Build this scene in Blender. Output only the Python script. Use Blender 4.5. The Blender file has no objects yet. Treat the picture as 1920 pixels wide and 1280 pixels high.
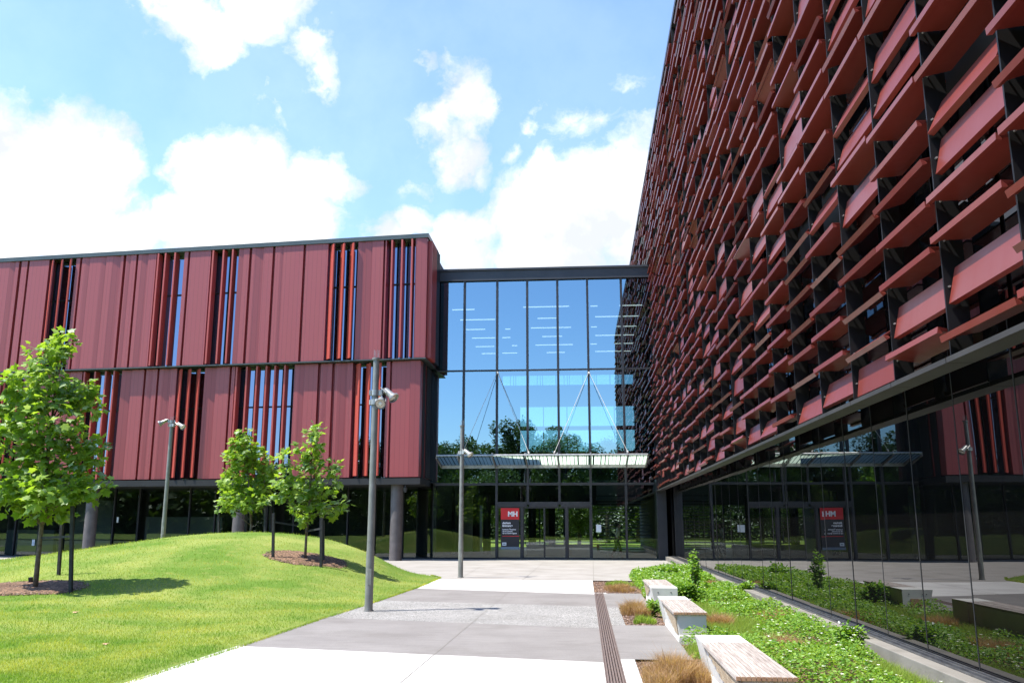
import bpy, math, random
from mathutils import Vector, Matrix, noise as mnoise
random.seed(7)
R = random.Random(11)
scene = bpy.context.scene
COL = scene.collection
PI = math.pi
rad = math.radians

# ------------------------------------------------------------------ camera
FPX = 1650.0; EYE = 1.7
TH = math.atan(340/FPX); PSI = math.atan(137/math.hypot(FPX, 340))
FH = (-math.sin(PSI), math.cos(PSI)); RT = (math.cos(PSI), math.sin(PSI))
cam = bpy.data.cameras.new('camera'); camo = bpy.data.objects.new('camera', cam); COL.objects.link(camo)
cam.sensor_width = 36; cam.lens = 36*FPX/1920; cam.clip_end = 3000; cam.clip_start = .1
camo.location = (0, 0, EYE); camo.rotation_euler = (PI/2+TH, 0, PSI)
scene.camera = camo

def ray(px, py):
    a = (px-960)/FPX; b = (640-py)/FPX
    h = math.cos(TH)-b*math.sin(TH)
    return Vector((FH[0]*h+RT[0]*a, FH[1]*h+RT[1]*a, math.sin(TH)+b*math.cos(TH)))
CAM = Vector((0, 0, EYE))
def gz(px, py, z=0): r = ray(px, py); return CAM+r*((z-EYE)/r.z)
def aty(px, py, Y): r = ray(px, py); return CAM+r*(Y/r.y)
def atx(px, py, X): r = ray(px, py); return CAM+r*(X/r.x)
def atplane(px, py, p0, n): r = ray(px, py); return CAM+r*((p0-CAM).dot(n)/r.dot(n))

# ------------------------------------------------------------------ materials
def mat(name):
    m = bpy.data.materials.new(name); m.use_nodes = True
    nt = m.node_tree; nt.nodes.clear()
    out = nt.nodes.new('ShaderNodeOutputMaterial')
    return m, nt, out
def N(nt, t, **kw):
    n = nt.nodes.new('ShaderNode'+t)
    for k, v in kw.items():
        if k in n.inputs: n.inputs[k].default_value = v
        else: setattr(n, k, v)
    return n
def L(nt, a, b): nt.links.new(a, b)
def c4(c): return (c[0], c[1], c[2], 1)
def noise_col(nt, c1, c2, scale, detail=4, lo=.35, hi=.65, coord='Object', dist=0):
    tc = N(nt, 'TexCoord'); nz = N(nt, 'TexNoise'); nz.inputs['Scale'].default_value = scale
    nz.inputs['Detail'].default_value = detail; nz.inputs['Distortion'].default_value = dist
    L(nt, tc.outputs[coord], nz.inputs['Vector'])
    cr = N(nt, 'ValToRGB'); cr.color_ramp.elements[0].position = lo; cr.color_ramp.elements[1].position = hi
    cr.color_ramp.elements[0].color = c4(c1); cr.color_ramp.elements[1].color = c4(c2)
    L(nt, nz.outputs['Fac'], cr.inputs['Fac'])
    return cr, nz, tc
def simple(name, c1, c2=None, scale=3, rough=.6, metal=0, bump=0, bscale=40, spec=.5, detail=4):
    m, nt, out = mat(name)
    p = N(nt, 'BsdfPrincipled'); p.inputs['Roughness'].default_value = rough; p.inputs['Metallic'].default_value = metal
    p.inputs['Specular IOR Level'].default_value = spec
    cr, nz, tc = noise_col(nt, c1, c2 or c1, scale, detail)
    L(nt, cr.outputs['Color'], p.inputs['Base Color'])
    if bump:
        n2 = N(nt, 'TexNoise'); n2.inputs['Scale'].default_value = bscale; n2.inputs['Detail'].default_value = 5
        L(nt, tc.outputs['Object'], n2.inputs['Vector'])
        b = N(nt, 'Bump'); b.inputs['Strength'].default_value = bump; b.inputs['Distance'].default_value = .02
        L(nt, n2.outputs['Fac'], b.inputs['Height']); L(nt, b.outputs['Normal'], p.inputs['Normal'])
    L(nt, p.outputs['BSDF'], out.inputs['Surface'])
    return m
def mixc(nt, a, b, fac, mode='MIX'):
    x = N(nt, 'Mix'); x.data_type = 'RGBA'; x.blend_type = mode
    for s, v in ((6, a), (7, b), (0, fac)):
        if isinstance(v, (int, float, tuple)): x.inputs[s].default_value = v
        else: L(nt, v, x.inputs[s])
    return x.outputs[2]
def math_(nt, op, a, b=None, c=None, clamp=False):
    x = N(nt, 'Math'); x.operation = op; x.use_clamp = clamp
    for i, v in enumerate((a, b, c)):
        if v is None: continue
        if isinstance(v, (int, float)): x.inputs[i].default_value = v
        else: L(nt, v, x.inputs[i])
    return x.outputs[0]

def red_paint(name, base, grooves=False, rough=.42, spec=.6):
    m, nt, out = mat(name)
    p = N(nt, 'BsdfPrincipled'); p.inputs['Roughness'].default_value = rough
    p.inputs['Specular IOR Level'].default_value = spec
    tc = N(nt, 'TexCoord')
    g = N(nt, 'NewGeometry')
    hs = N(nt, 'HueSaturation'); hs.inputs['Color'].default_value = c4(base)
    v = math_(nt, 'MULTIPLY_ADD', g.outputs['Random Per Island'], .35, .82)
    L(nt, v, hs.inputs['Value'])
    h = math_(nt, 'MULTIPLY_ADD', g.outputs['Random Per Island'], .012, .494); L(nt, h, hs.inputs['Hue'])
    nz = N(nt, 'TexNoise'); nz.inputs['Scale'].default_value = 1.3; nz.inputs['Detail'].default_value = 6
    mp = N(nt, 'Mapping'); mp.inputs['Scale'].default_value = (4, 4, .5); L(nt, tc.outputs['Object'], mp.inputs['Vector']); L(nt, mp.outputs['Vector'], nz.inputs['Vector'])
    dirt = math_(nt, 'MULTIPLY_ADD', nz.outputs['Fac'], .28, .86)
    col = mixc(nt, hs.outputs['Color'], c4((base[0]*.75+.03, base[1]*.9+.03, base[2]*.9+.03)), math_(nt, 'MULTIPLY', nz.outputs['Fac'], .22))
    r = math_(nt, 'MULTIPLY_ADD', nz.outputs['Fac'], .2, rough-.1); L(nt, r, p.inputs['Roughness'])
    if grooves:
        sx = N(nt, 'SeparateXYZ'); L(nt, tc.outputs['Object'], sx.inputs[0])
        f = math_(nt, 'FRACT', math_(nt, 'MULTIPLY', sx.outputs['X'], 4.3))
        line = math_(nt, 'LESS_THAN', f, .07)
        col = mixc(nt, col, c4((base[0]*.3, base[1]*.3, base[2]*.3)), math_(nt, 'MULTIPLY', line, .55))
    L(nt, col, p.inputs['Base Color'])
    L(nt, p.outputs['BSDF'], out.inputs['Surface'])
    return m

def glass(name, base_fac, tint, opaque=None, rcol=(1, 1, 1), wob=0.0, wscale=.6, ior=1.5):
    m, nt, out = mat(name)
    gl = N(nt, 'BsdfGlossy'); gl.inputs['Roughness'].default_value = 0.0; gl.inputs['Color'].default_value = c4(rcol)
    if opaque: tr = N(nt, 'BsdfDiffuse'); tr.inputs['Color'].default_value = c4(opaque)
    else: tr = N(nt, 'BsdfTransparent'); tr.inputs['Color'].default_value = c4(tint)
    fr = N(nt, 'Fresnel'); fr.inputs['IOR'].default_value = ior
    fac = math_(nt, 'MULTIPLY_ADD', fr.outputs[0], 1-base_fac, base_fac, clamp=True)
    if wob:
        tc = N(nt, 'TexCoord'); nz = N(nt, 'TexNoise'); nz.inputs['Scale'].default_value = wscale; nz.inputs['Detail'].default_value = 1
        L(nt, tc.outputs['Object'], nz.inputs['Vector'])
        b = N(nt, 'Bump'); b.inputs['Strength'].default_value = 1; b.inputs['Distance'].default_value = wob
        L(nt, nz.outputs['Fac'], b.inputs['Height']); L(nt, b.outputs['Normal'], gl.inputs['Normal'])
    mx = N(nt, 'MixShader'); L(nt, fac, mx.inputs[0]); L(nt, tr.outputs[0], mx.inputs[1]); L(nt, gl.outputs[0], mx.inputs[2])
    L(nt, mx.outputs[0], out.inputs['Surface'])
    return m

def leafmat(name, c1, c2, trans=.35, rough=.45, spec=.4, patch=None):
    m, nt, out = mat(name)
    g = N(nt, 'NewGeometry')
    cr = N(nt, 'ValToRGB'); cr.color_ramp.elements[0].color = c4(c1); cr.color_ramp.elements[1].color = c4(c2)
    L(nt, g.outputs['Random Per Island'], cr.inputs['Fac'])
    p = N(nt, 'BsdfPrincipled'); p.inputs['Roughness'].default_value = rough; p.inputs['Specular IOR Level'].default_value = spec
    base = cr.outputs['Color']
    if patch:
        pc, _, _ = noise_col(nt, patch[0], patch[1], patch[2], 5, .38, .62); base = mixc(nt, base, pc.outputs[0], 1.0, 'MULTIPLY')
    L(nt, base, p.inputs['Base Color'])
    t = N(nt, 'BsdfTranslucent')
    tcx = mixc(nt, base, (1.0, 1.0, .35, 1), 1.0, 'MULTIPLY')
    br = N(nt, 'HueSaturation'); br.inputs['Value'].default_value = 1.8; L(nt, tcx, br.inputs['Color']); L(nt, br.outputs['Color'], t.inputs['Color'])
    mx = N(nt, 'MixShader'); mx.inputs[0].default_value = trans
    L(nt, p.outputs[0], mx.inputs[1]); L(nt, t.outputs[0], mx.inputs[2]); L(nt, mx.outputs[0], out.inputs['Surface'])
    return m

M = {}
M['red'] = red_paint('red_cladding', (.31, .052, .052), True)
M['redfin'] = red_paint('red_fin_paint', (.42, .062, .045))
M['louvre'] = red_paint('louvre_red_paint', (.168, .026, .018), False, .36, .55)
M['charcoal'] = simple('charcoal_metal', (.022, .022, .025), (.03, .03, .033), 2, .45)
M['black'] = simple('matt_black', (.012, .012, .013), (.017, .017, .018), 2, .7)
M['finblack'] = simple('fin_black', (.007, .007, .008), (.010, .010, .011), 2, .5, spec=.3)
M['flash'] = simple('flashing_dark', (.028, .026, .023), (.042, .039, .035), 2, .5)
M['coping'] = simple('coping_metal', (.05, .065, .065), (.07, .085, .085), 1, .4)
M['soffitgrey'] = simple('flashing_grey', (.12, .12, .115), (.16, .155, .145), 2, .5)
M['mullion'] = simple('mullion_metal', (.03, .028, .03), (.042, .04, .042), 2, .4)
M['fascia'] = simple('fascia_metal', (.035, .037, .042), (.05, .052, .058), .7, .45)
M['galv'] = simple('galvanised_steel', (.20, .20, .18), (.26, .255, .235), 5, .5, .3, .05)
M['bracket'] = simple('bracket_steel', (.34, .33, .31), (.5, .49, .46), 8, .38, .6)
M['lampwhite'] = simple('lamp_housing', (.24, .24, .225), (.36, .36, .34), 9, .35, .3)
M['lens'] = simple('lamp_lens', (.45, .44, .38), (.6, .58, .5), 20, .1, .7)
M['bark'] = simple('young_bark', (.10, .075, .055), (.20, .155, .12), 14, .85, 0, .6, 30)
M['darkbark'] = simple('dark_bark', (.035, .028, .022), (.07, .055, .045), 6, .9, 0, .6, 12)
M['stake'] = simple('black_stained_timber', (.012, .012, .014), (.03, .03, .032), 9, .7, 0, .4, 30)
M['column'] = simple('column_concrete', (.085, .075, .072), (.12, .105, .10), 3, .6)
M['white'] = simple('white_precast', (.72, .71, .68), (.82, .81, .78), 1.6, .7, 0, .1, 30, detail=8)
M['benchc'] = simple('bench_concrete', (.56, .54, .48), (.66, .64, .58), 2.5, .7, 0, .12, 40, detail=8)
M['kerb'] = simple('kerb_concrete', (.17, .155, .13), (.23, .21, .18), 2.2, .8, 0, .2, 25, detail=8)
M['paper'] = simple('paper', (.7, .74, .76), (.75, .79, .8), 3, .8)
M['signred'] = simple('sign_red', (.62, .018, .02), (.65, .02, .024), 1, .4)
M['signblack'] = simple('sign_black', (.015, .015, .018), (.02, .02, .022), 1, .5)
M['signgrey'] = simple('sign_grey', (.16, .22, .27), (.18, .24, .29), 1, .4)
M['signwhite'] = simple('sign_white', (.85, .85, .85), (.88, .88, .88), 1, .5)
M['channel'] = simple('channel_metal', (.10, .10, .105), (.17, .17, .17), 6, .35, .5)
M['skin'] = simple('skin', (.45, .27, .2), (.5, .3, .22), 5, .6)
M['hair'] = simple('hair', (.02, .014, .01), (.03, .02, .015), 20, .6)
M['top'] = simple('beige_cloth', (.74, .70, .56), (.8, .76, .62), 12, .9)
M['trousers'] = simple('dark_cloth', (.03, .03, .035), (.045, .045, .05), 12, .9)
M['timberseat'] = simple('varnished_seat', (.35, .2, .12), (.45, .27, .16), 8, .5)
M['interior'] = simple('interior_dark', (.05, .05, .05), (.07, .07, .068), .5, .8)
M['interiorfloor'] = simple('interior_floor', (.12, .11, .105), (.16, .15, .14), .5, .35)
M['interiorgrey'] = simple('interior_grey', (.16, .17, .17), (.2, .21, .21), .5, .8)
M['leaf'] = leafmat('plane_leaf', (.11, .21, .022), (.30, .42, .07), .42)
M['leafpale'] = leafmat('plane_leaf_underside', (.20, .30, .13), (.33, .42, .22), .35)
M['cover'] = leafmat('ground_cover_leaf', (.08, .20, .02), (.26, .40, .06), .35)
M['lime'] = leafmat('lime_grass', (.17, .27, .04), (.32, .40, .10), .4, .7, .1)
M['sedge'] = leafmat('brown_sedge', (.25, .15, .08), (.54, .37, .23), .35, .8, .1)
M['flower'] = leafmat('white_petal', (.7, .72, .66), (.8, .8, .76), .2)
M['farleaf'] = leafmat('far_leaf', (.028, .06, .013), (.085, .14, .03), .3)
M['blade'] = leafmat('lawn_blade', (.20, .295, .03), (.45, .475, .11), .35, .85, .05, ((.58, .80, .75), (1.22, 1.08, 1.25), .9))
M['glass_atrium'] = glass('atrium_glass', .48, (.32, .45, .48), None, (.50, .68, .76), .0015, .5)
M['glass_low'] = glass('entrance_glass', .06, (.60, .69, .64), None, (.85, .95, .92), .0012, .5)
M['glass_black'] = glass('black_glass', .02, (0, 0, 0), (.004, .004, .004), (.86, .87, .88), .0018, .5, 1.88)
M['glass_band'] = glass('screened_glass', .0, (0, 0, 0), (.004, .004, .005), (.7, .72, .8), .0012, .45, 1.42)
M['glass_strip'] = glass('strip_window_glass', .25, (0, 0, 0), (.012, .014, .02), (.62, .74, 1.0), .0006, .6)
M['glass_back'] = glass('rear_window_glass', .06, (.62, .92, .95), None)
M['door'] = M['mullion']

def mk_light():
    m, nt, out = mat('fluorescent_tube'); e = N(nt, 'Emission'); e.inputs['Color'].default_value = (1, .97, .9, 1); e.inputs['Strength'].default_value = 1.05
    L(nt, e.outputs[0], out.inputs['Surface']); return m
M['tube'] = mk_light()

def mk_frit():
    m, nt, out = mat('fritted_glass'); tc = N(nt, 'TexCoord'); sx = N(nt, 'SeparateXYZ'); L(nt, tc.outputs['Object'], sx.inputs[0])
    nz = N(nt, 'TexNoise'); nz.inputs['Scale'].default_value = 9; nz.noise_dimensions = '1D'; L(nt, sx.outputs['X'], nz.inputs['W'])
    f = math_(nt, 'FRACT', math_(nt, 'ADD', math_(nt, 'MULTIPLY', sx.outputs['X'], 5.5), math_(nt, 'MULTIPLY', nz.outputs['Fac'], .8)))
    line = math_(nt, 'LESS_THAN', f, .2)
    t = N(nt, 'BsdfTranslucent'); t.inputs['Color'].default_value = (.72, .80, .72, 1)
    d = N(nt, 'BsdfTransparent'); d.inputs['Color'].default_value = (.22, .38, .36, 1)
    mx = N(nt, 'MixShader'); L(nt, line, mx.inputs[0]); L(nt, t.outputs[0], mx.inputs[1]); L(nt, d.outputs[0], mx.inputs[2])
    d2 = N(nt, 'BsdfTransparent'); d2.inputs['Color'].default_value = (.7, .85, .8, 1)
    m2 = N(nt, 'MixShader'); m2.inputs[0].default_value = .12; L(nt, mx.outputs[0], m2.inputs[1]); L(nt, d2.outputs[0], m2.inputs[2])
    L(nt, m2.outputs[0], out.inputs['Surface']); return m
M['frit'] = mk_frit()

def mk_paving(name, c1, c2, speck=0, sc=90, joint=None):
    m, nt, out = mat(name); p = N(nt, 'BsdfPrincipled'); p.inputs['Roughness'].default_value = .85; p.inputs['Specular IOR Level'].default_value = .2
    cr, nz, tc = noise_col(nt, c1, c2, .9, 8, .3, .7)
    col = cr.outputs['Color']
    st = N(nt, 'TexNoise'); st.inputs['Scale'].default_value = .8; st.inputs['Detail'].default_value = 9; st.inputs['Roughness'].default_value = .7; L(nt, tc.outputs['Object'], st.inputs['Vector'])
    sk = N(nt, 'MapRange'); sk.inputs[1].default_value = .50; sk.inputs[2].default_value = .72; L(nt, st.outputs['Fac'], sk.inputs[0])
    col = mixc(nt, col, (c1[0]*.72, c1[1]*.70, c1[2]*.66, 1), math_(nt, 'MULTIPLY', sk.outputs[0], .55))
    n3 = N(nt, 'TexNoise'); n3.inputs['Scale'].default_value = 160; n3.inputs['Detail'].default_value = 3; L(nt, tc.outputs['Object'], n3.inputs['Vector'])
    col = mixc(nt, col, n3.outputs['Fac'], .18, 'OVERLAY')
    n4 = N(nt, 'TexNoise'); n4.inputs['Scale'].default_value = 6; n4.inputs['Detail'].default_value = 6; mp = N(nt, 'Mapping'); mp.inputs['Scale'].default_value = (.25, 2.5, 1)
    L(nt, tc.outputs['Object'], mp.inputs['Vector']); L(nt, mp.outputs['Vector'], n4.inputs['Vector'])
    col = mixc(nt, col, n4.outputs['Fac'], .22, 'OVERLAY')
    h = n3.outputs['Fac']
    if speck:
        v = N(nt, 'TexVoronoi'); v.inputs['Scale'].default_value = sc; L(nt, tc.outputs['Object'], v.inputs['Vector'])
        bw = N(nt, 'RGBToBW'); L(nt, v.outputs['Color'], bw.inputs[0])
        k = N(nt, 'MapRange'); k.inputs[1].default_value = .3; k.inputs[2].default_value = .7; k.inputs[3].default_value = 1-speck; k.inputs[4].default_value = 1+speck*.5; L(nt, bw.outputs[0], k.inputs[0])
        sp = N(nt, 'CombineXYZ')
        for i in range(3): L(nt, k.outputs[0], sp.inputs[i])
        col = mixc(nt, col, sp.outputs[0], 1.0, 'MULTIPLY'); h = v.outputs['Distance']
    b = N(nt, 'Bump'); b.inputs['Strength'].default_value = .25; b.inputs['Distance'].default_value = .004; L(nt, h, b.inputs['Height']); L(nt, b.outputs['Normal'], p.inputs['Normal'])
    L(nt, col, p.inputs['Base Color']); L(nt, p.outputs[0], out.inputs['Surface']); return m
M['pav_white'] = mk_paving('white_paving', (.50, .48, .45), (.60, .58, .54))
M['pav_grey'] = mk_paving('grey_paving', (.205, .188, .174), (.25, .232, .215), .12, 220)
M['pav_agg'] = mk_paving('aggregate_paving', (.28, .268, .248), (.34, .325, .30), .62, 85)
M['pav_beige'] = mk_paving('beige_paving', (.285, .265, .235), (.355, .33, .30))
M['soil'] = mk_paving('bark_mulch', (.13, .075, .045), (.26, .16, .10), .7, 30)

def mk_timber():
    m, nt, out = mat('weathered_timber'); p = N(nt, 'BsdfPrincipled'); p.inputs['Roughness'].default_value = .75
    tc = N(nt, 'TexCoord'); mp = N(nt, 'Mapping'); mp.inputs['Scale'].default_value = (30, 1.6, 30); L(nt, tc.outputs['Object'], mp.inputs['Vector'])
    nz = N(nt, 'TexNoise'); nz.inputs['Scale'].default_value = 2; nz.inputs['Detail'].default_value = 8; L(nt, mp.outputs[0], nz.inputs['Vector'])
    cr = N(nt, 'ValToRGB'); cr.color_ramp.elements[0].color = (.26, .21, .175, 1); cr.color_ramp.elements[1].color = (.50, .44, .385, 1)
    cr.color_ramp.elements[0].position = .3; cr.color_ramp.elements[1].position = .7
    L(nt, nz.outputs['Fac'], cr.inputs['Fac'])
    g = N(nt, 'NewGeometry'); hs = N(nt, 'HueSaturation'); L(nt, math_(nt, 'MULTIPLY_ADD', g.outputs['Random Per Island'], .3, .85), hs.inputs['Value']); L(nt, cr.outputs[0], hs.inputs['Color'])
    L(nt, hs.outputs[0], p.inputs['Base Color']); L(nt, p.outputs[0], out.inputs['Surface']); return m
M['timber'] = mk_timber()
M['timberred'] = simple('oiled_timber', (.38, .20, .11), (.5, .3, .17), 12, .6)
M['timberside'] = simple('side_timber', (.36, .27, .17), (.5, .4, .27), 10, .7)
M['grate'] = simple('grate_metal', (.15, .105, .085), (.21, .155, .125), 30, .6, .2)

def mk_lawn():
    m, nt, out = mat('lawn_turf'); p = N(nt, 'BsdfPrincipled'); p.inputs['Roughness'].default_value = .95; p.inputs['Specular IOR Level'].default_value = .05
    cr, nz, tc = noise_col(nt, (.115, .195, .032), (.25, .29, .075), .45, 8, .36, .66)
    n2 = N(nt, 'TexNoise'); n2.inputs['Scale'].default_value = 38; n2.inputs['Detail'].default_value = 6; L(nt, tc.outputs['Object'], n2.inputs['Vector'])
    col = mixc(nt, cr.outputs[0], n2.outputs['Fac'], .55, 'OVERLAY')
    n3 = N(nt, 'TexNoise'); n3.inputs['Scale'].default_value = 3.2; n3.inputs['Detail'].default_value = 5; L(nt, tc.outputs['Object'], n3.inputs['Vector'])
    k = N(nt, 'MapRange'); k.inputs[1].default_value = .56; k.inputs[2].default_value = .75; L(nt, n3.outputs['Fac'], k.inputs[0])
    col = mixc(nt, col, (.32, .30, .10, 1), math_(nt, 'MULTIPLY', k.outputs[0], .5))
    b = N(nt, 'Bump'); b.inputs['Strength'].default_value = .8; b.inputs['Distance'].default_value = .03; L(nt, n2.outputs['Fac'], b.inputs['Height']); L(nt, b.outputs['Normal'], p.inputs['Normal'])
    L(nt, col, p.inputs['Base Color']); L(nt, p.outputs[0], out.inputs['Surface']); return m
M['lawn'] = mk_lawn()
M['ground'] = simple('far_ground', (.07, .11, .03), (.12, .16, .05), .3, .95)

# ------------------------------------------------------------------ mesh helpers
class MB:
    def __init__(s): s.v = []; s.f = []; s.mi = []; s.cur = 0
    def add(s, vs, fs):
        o = len(s.v); s.v += [tuple(v) for v in vs]; s.f += [tuple(i+o for i in f) for f in fs]; s.mi += [s.cur]*len(fs); return s
    def quad(s, a, b, c, d): return s.add([a, b, c, d], [(0, 1, 2, 3)])
    def box(s, c, size, rz=0, mtx=None):
        x, y, z = size[0]/2, size[1]/2, size[2]/2
        vs = [Vector(p) for p in ((-x,-y,-z),(x,-y,-z),(x,y,-z),(-x,y,-z),(-x,-y,z),(x,-y,z),(x,y,z),(-x,y,z))]
        if mtx is None: mtx = Matrix.Rotation(rz, 3, 'Z')
        vs = [mtx @ v + Vector(c) for v in vs]
        return s.add(vs, [(0,3,2,1),(4,5,6,7),(0,1,5,4),(1,2,6,5),(2,3,7,6),(3,0,4,7)])
    def bb(s, x0, x1, y0, y1, z0, z1): return s.box(((x0+x1)/2, (y0+y1)/2, (z0+z1)/2), (abs(x1-x0), abs(y1-y0), abs(z1-z0)))
    def prism(s, poly, z0, z1):
        n = len(poly); z0f = z0 if callable(z0) else (lambda p: z0); 
        vs = [(p[0], p[1], z0) for p in poly]+[(p[0], p[1], z1) for p in poly]
        fs = [tuple(range(n-1, -1, -1)), tuple(range(n, 2*n))]+[(i, (i+1) % n, n+(i+1) % n, n+i) for i in range(n)]
        return s.add(vs, fs)
    def hexa(s, b, t):   # two quads, same winding
        return s.add(list(b)+list(t), [(3,2,1,0),(4,5,6,7),(0,1,5,4),(1,2,6,5),(2,3,7,6),(3,0,4,7)])
    def cyl(s, p0, p1, r0, r1=None, n=12, cap=True):
        r1 = r0 if r1 is None else r1; p0 = Vector(p0); p1 = Vector(p1); d = (p1-p0).normalized()
        a = d.orthogonal().normalized(); b = d.cross(a)
        vs = [p0+(a*math.cos(2*PI*i/n)+b*math.sin(2*PI*i/n))*r0 for i in range(n)]+[p1+(a*math.cos(2*PI*i/n)+b*math.sin(2*PI*i/n))*r1 for i in range(n)]
        fs = [(i, (i+1) % n, n+(i+1) % n, n+i) for i in range(n)]
        if cap: fs += [tuple(range(n-1, -1, -1)), tuple(range(n, 2*n))]
        return s.add(vs, fs)
    def tube(s, pts, rs, n=8):
        pts = [Vector(p) for p in pts]; k = len(pts); vs = []; ref = None
        for i, p in enumerate(pts):
            d = (pts[min(i+1, k-1)]-pts[max(i-1, 0)]).normalized()
            if ref is None: ref = d.orthogonal().normalized()
            a = (ref-d*ref.dot(d)).normalized(); ref = a; b = d.cross(a)
            for j in range(n): t = 2*PI*j/n; vs.append(p+(a*math.cos(t)+b*math.sin(t))*rs[i])
        fs = [(i*n+j, i*n+(j+1) % n, (i+1)*n+(j+1) % n, (i+1)*n+j) for i in range(k-1) for j in range(n)]
        fs += [tuple(range(n-1, -1, -1)), tuple(range((k-1)*n, k*n))]
        return s.add(vs, fs)

def obj(name, mb, mats, parent=None, smooth=None, local=False, bevel=0, loc=None):
    """one mesh object; world coordinates unless local"""
    me = bpy.data.meshes.new(name)
    off = Vector((0, 0, 0))
    if parent is not None and not local:
        off = parent.location.copy(); pp = parent.parent
        while pp: off += pp.location; pp = pp.parent
    if loc is not None: off = off+Vector(loc)
    v = [(a[0]-off.x, a[1]-off.y, a[2]-off.z) for a in mb.v] if off.length else mb.v
    me.from_pydata(v, [], mb.f)
    if not isinstance(mats, (list, tuple)): mats = [mats]
    for m in mats: me.materials.append(m)
    if len(mats) > 1: me.polygons.foreach_set('material_index', mb.mi)
    if smooth is not None:
        me.polygons.foreach_set('use_smooth', [True]*len(me.polygons))
        if smooth < 180: me.set_sharp_from_angle(angle=rad(smooth))
    me.update()
    o = bpy.data.objects.new(name, me); COL.objects.link(o)
    if loc is not None: o.location = loc
    if parent is not None: o.parent = parent
    if bevel:
        b = o.modifiers.new('b', 'BEVEL'); b.width = bevel; b.segments = 2; b.limit_method = 'ANGLE'
    return o
def tag(o, label=None, cat=None, group=None, kind=None):
    if label: o['label'] = label
    if cat: o['category'] = cat
    if group: o['group'] = group
    if kind: o['kind'] = kind
    return o
def thing(name, label, cat, loc=(0, 0, 0), group=None, rz=0):
    o = bpy.data.objects.new(name, None); COL.objects.link(o); o.location = loc; o.rotation_euler.z = rz
    o.empty_display_size = .2
    return tag(o, label, cat, group)
def copy_tree(o, parent=None):
    c = o.copy(); COL.objects.link(c); c.parent = parent
    for ch in list(o.children): copy_tree(ch, c)
    return c

# ------------------------------------------------------------------ ground
SUNAZ = rad(19); SUNEL = rad(63)
mb = MB(); mb.quad((-900, -900, -.12), (900, -900, -.12), (900, 900, -.12), (-900, 900, -.12))
tag(obj('ground', mb, M['ground']), kind='structure')

def lineX(pa, pb):   # y on a ground line for any X
    a = gz(*pa); b = gz(*pb)
    return lambda X: a.y+(b.y-a.y)*(X-a.x)/(b.x-a.x)
L1 = lineX((600, 1217), (1115, 1240)); L2 = lineX((618, 1157), (1114, 1176.5)); L3 = lineX((718, 1125), (1114, 1136))
L4 = lineX((784, 1102.5), (1113, 1113)); L5 = lineX((830, 1085), (1113, 1087.5))
XL, XR = -14.0, .2
def band(name, la, lb, m):
    b = MB(); k = 6
    for i in range(k):
        x0 = XL+(XR-XL)*i/k; x1 = XL+(XR-XL)*(i+1)/k
        b.quad((x0, la(x0), 0), (x1, la(x1), 0), (x1, lb(x1), 0), (x0, lb(x0), 0))
    return tag(obj(name, b, m), kind='structure')
band('path_paving', lambda x: 2.0, L1, M['pav_white'])
band('path_paving', L1, L2, M['pav_grey'])
band('path_paving', L2, L3, M['pav_agg'])
band('path_paving', L3, L4, M['pav_grey'])
band('path_paving', L4, L5, M['pav_white'])
b = MB(); ye = 27.6
b.quad((-60, ye, -.004), (-14, L5(-14), -.004), (-14, 60, -.004), (-60, 60, -.004))
for i in range(6):
    x0 = XL+(XR-XL)*i/6; x1 = XL+(XR-XL)*(i+1)/6
    b.quad((x0, L5(x0), 0), (x1, L5(x1), 0), (x1, 64, 0), (x0, 64, 0))
b.quad((.2, 27.6, 0), (1.8, 27.6, 0), (1.8, 64, 0), (.2, 64, 0))
b.quad((1.8, 30.5, 0), (2.6, 32.5, 0), (2.6, 64, 0), (1.8, 64, 0)); b.quad((2.6, 32.5, 0), (3.74, 33.5, 0), (3.74, 64, 0), (2.6, 64, 0))
b.quad((3.74, 33.5, 0), (4.6, 33.5, 0), (4.6, 64, 0), (3.74, 64, 0))
tag(obj('forecourt_paving', b, M['pav_beige']), kind='structure')
# right strips beside the drain
rs = MB(); X0, X1 = .42, 1.34
def rect(b, x0, x1, y0, y1, z=0): b.quad((x0, y0, z), (x1, y0, z), (x1, y1, z), (x0, y1, z))
rg = MB(); rect(rg, X0, X1, 18.95, 22.7); rect(rg, X0, X1, 11.9, 15.75)
tag(obj('side_paving', rg, M['pav_grey']), kind='structure')
ra = MB(); rect(ra, X0, .66, 15.75, 18.95)
tag(obj('side_paving', ra, M['pav_agg']), kind='structure')
rw = MB(); rect(rw, X0, .60, 2, 11.9); rect(rw, X0-.22, .5, 22.7, 22.9)
tag(obj('side_paving', rw, M['pav_white']), kind='structure')
sb = MB(); rect(sb, .6, 1.9, 2, 11.9, -.03); rect(sb, .66, 1.34, 15.75, 18.95, -.03); rect(sb, .2, 1.34, 22.9, 27.6, -.03)
rect(sb, 1.34, 3.74, 11.9, 34, -.034); rect(sb, 1.9, 3.74, 2, 11.9, -.034)
tag(obj('soil', sb, M['soil']), kind='structure')
# expansion joints: shallow saw cuts in the path
jb = MB()
def strip(b, p, q, w, z):
    p = Vector((p.x, p.y, z)); q = Vector((q.x, q.y, z)); d = (q-p).normalized(); n = Vector((-d.y, d.x, 0))*w/2
    b.quad(p-n, q-n, q+n, p+n)
strip(jb, gz(750, 1280), gz(1020, 1053), .012, .003)
strip(jb, gz(1112, 1050), gz(1113, 1087), .015, .003)
strip(jb, gz(900, 1062), gz(860, 1086), .012, .003)
for yy in (1055, 1062, 1071): strip(jb, gz(760, yy), gz(1240, yy+1), .008, .0035)
tag(obj('paving_joint', jb, M['kerb']), kind='structure')

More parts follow.
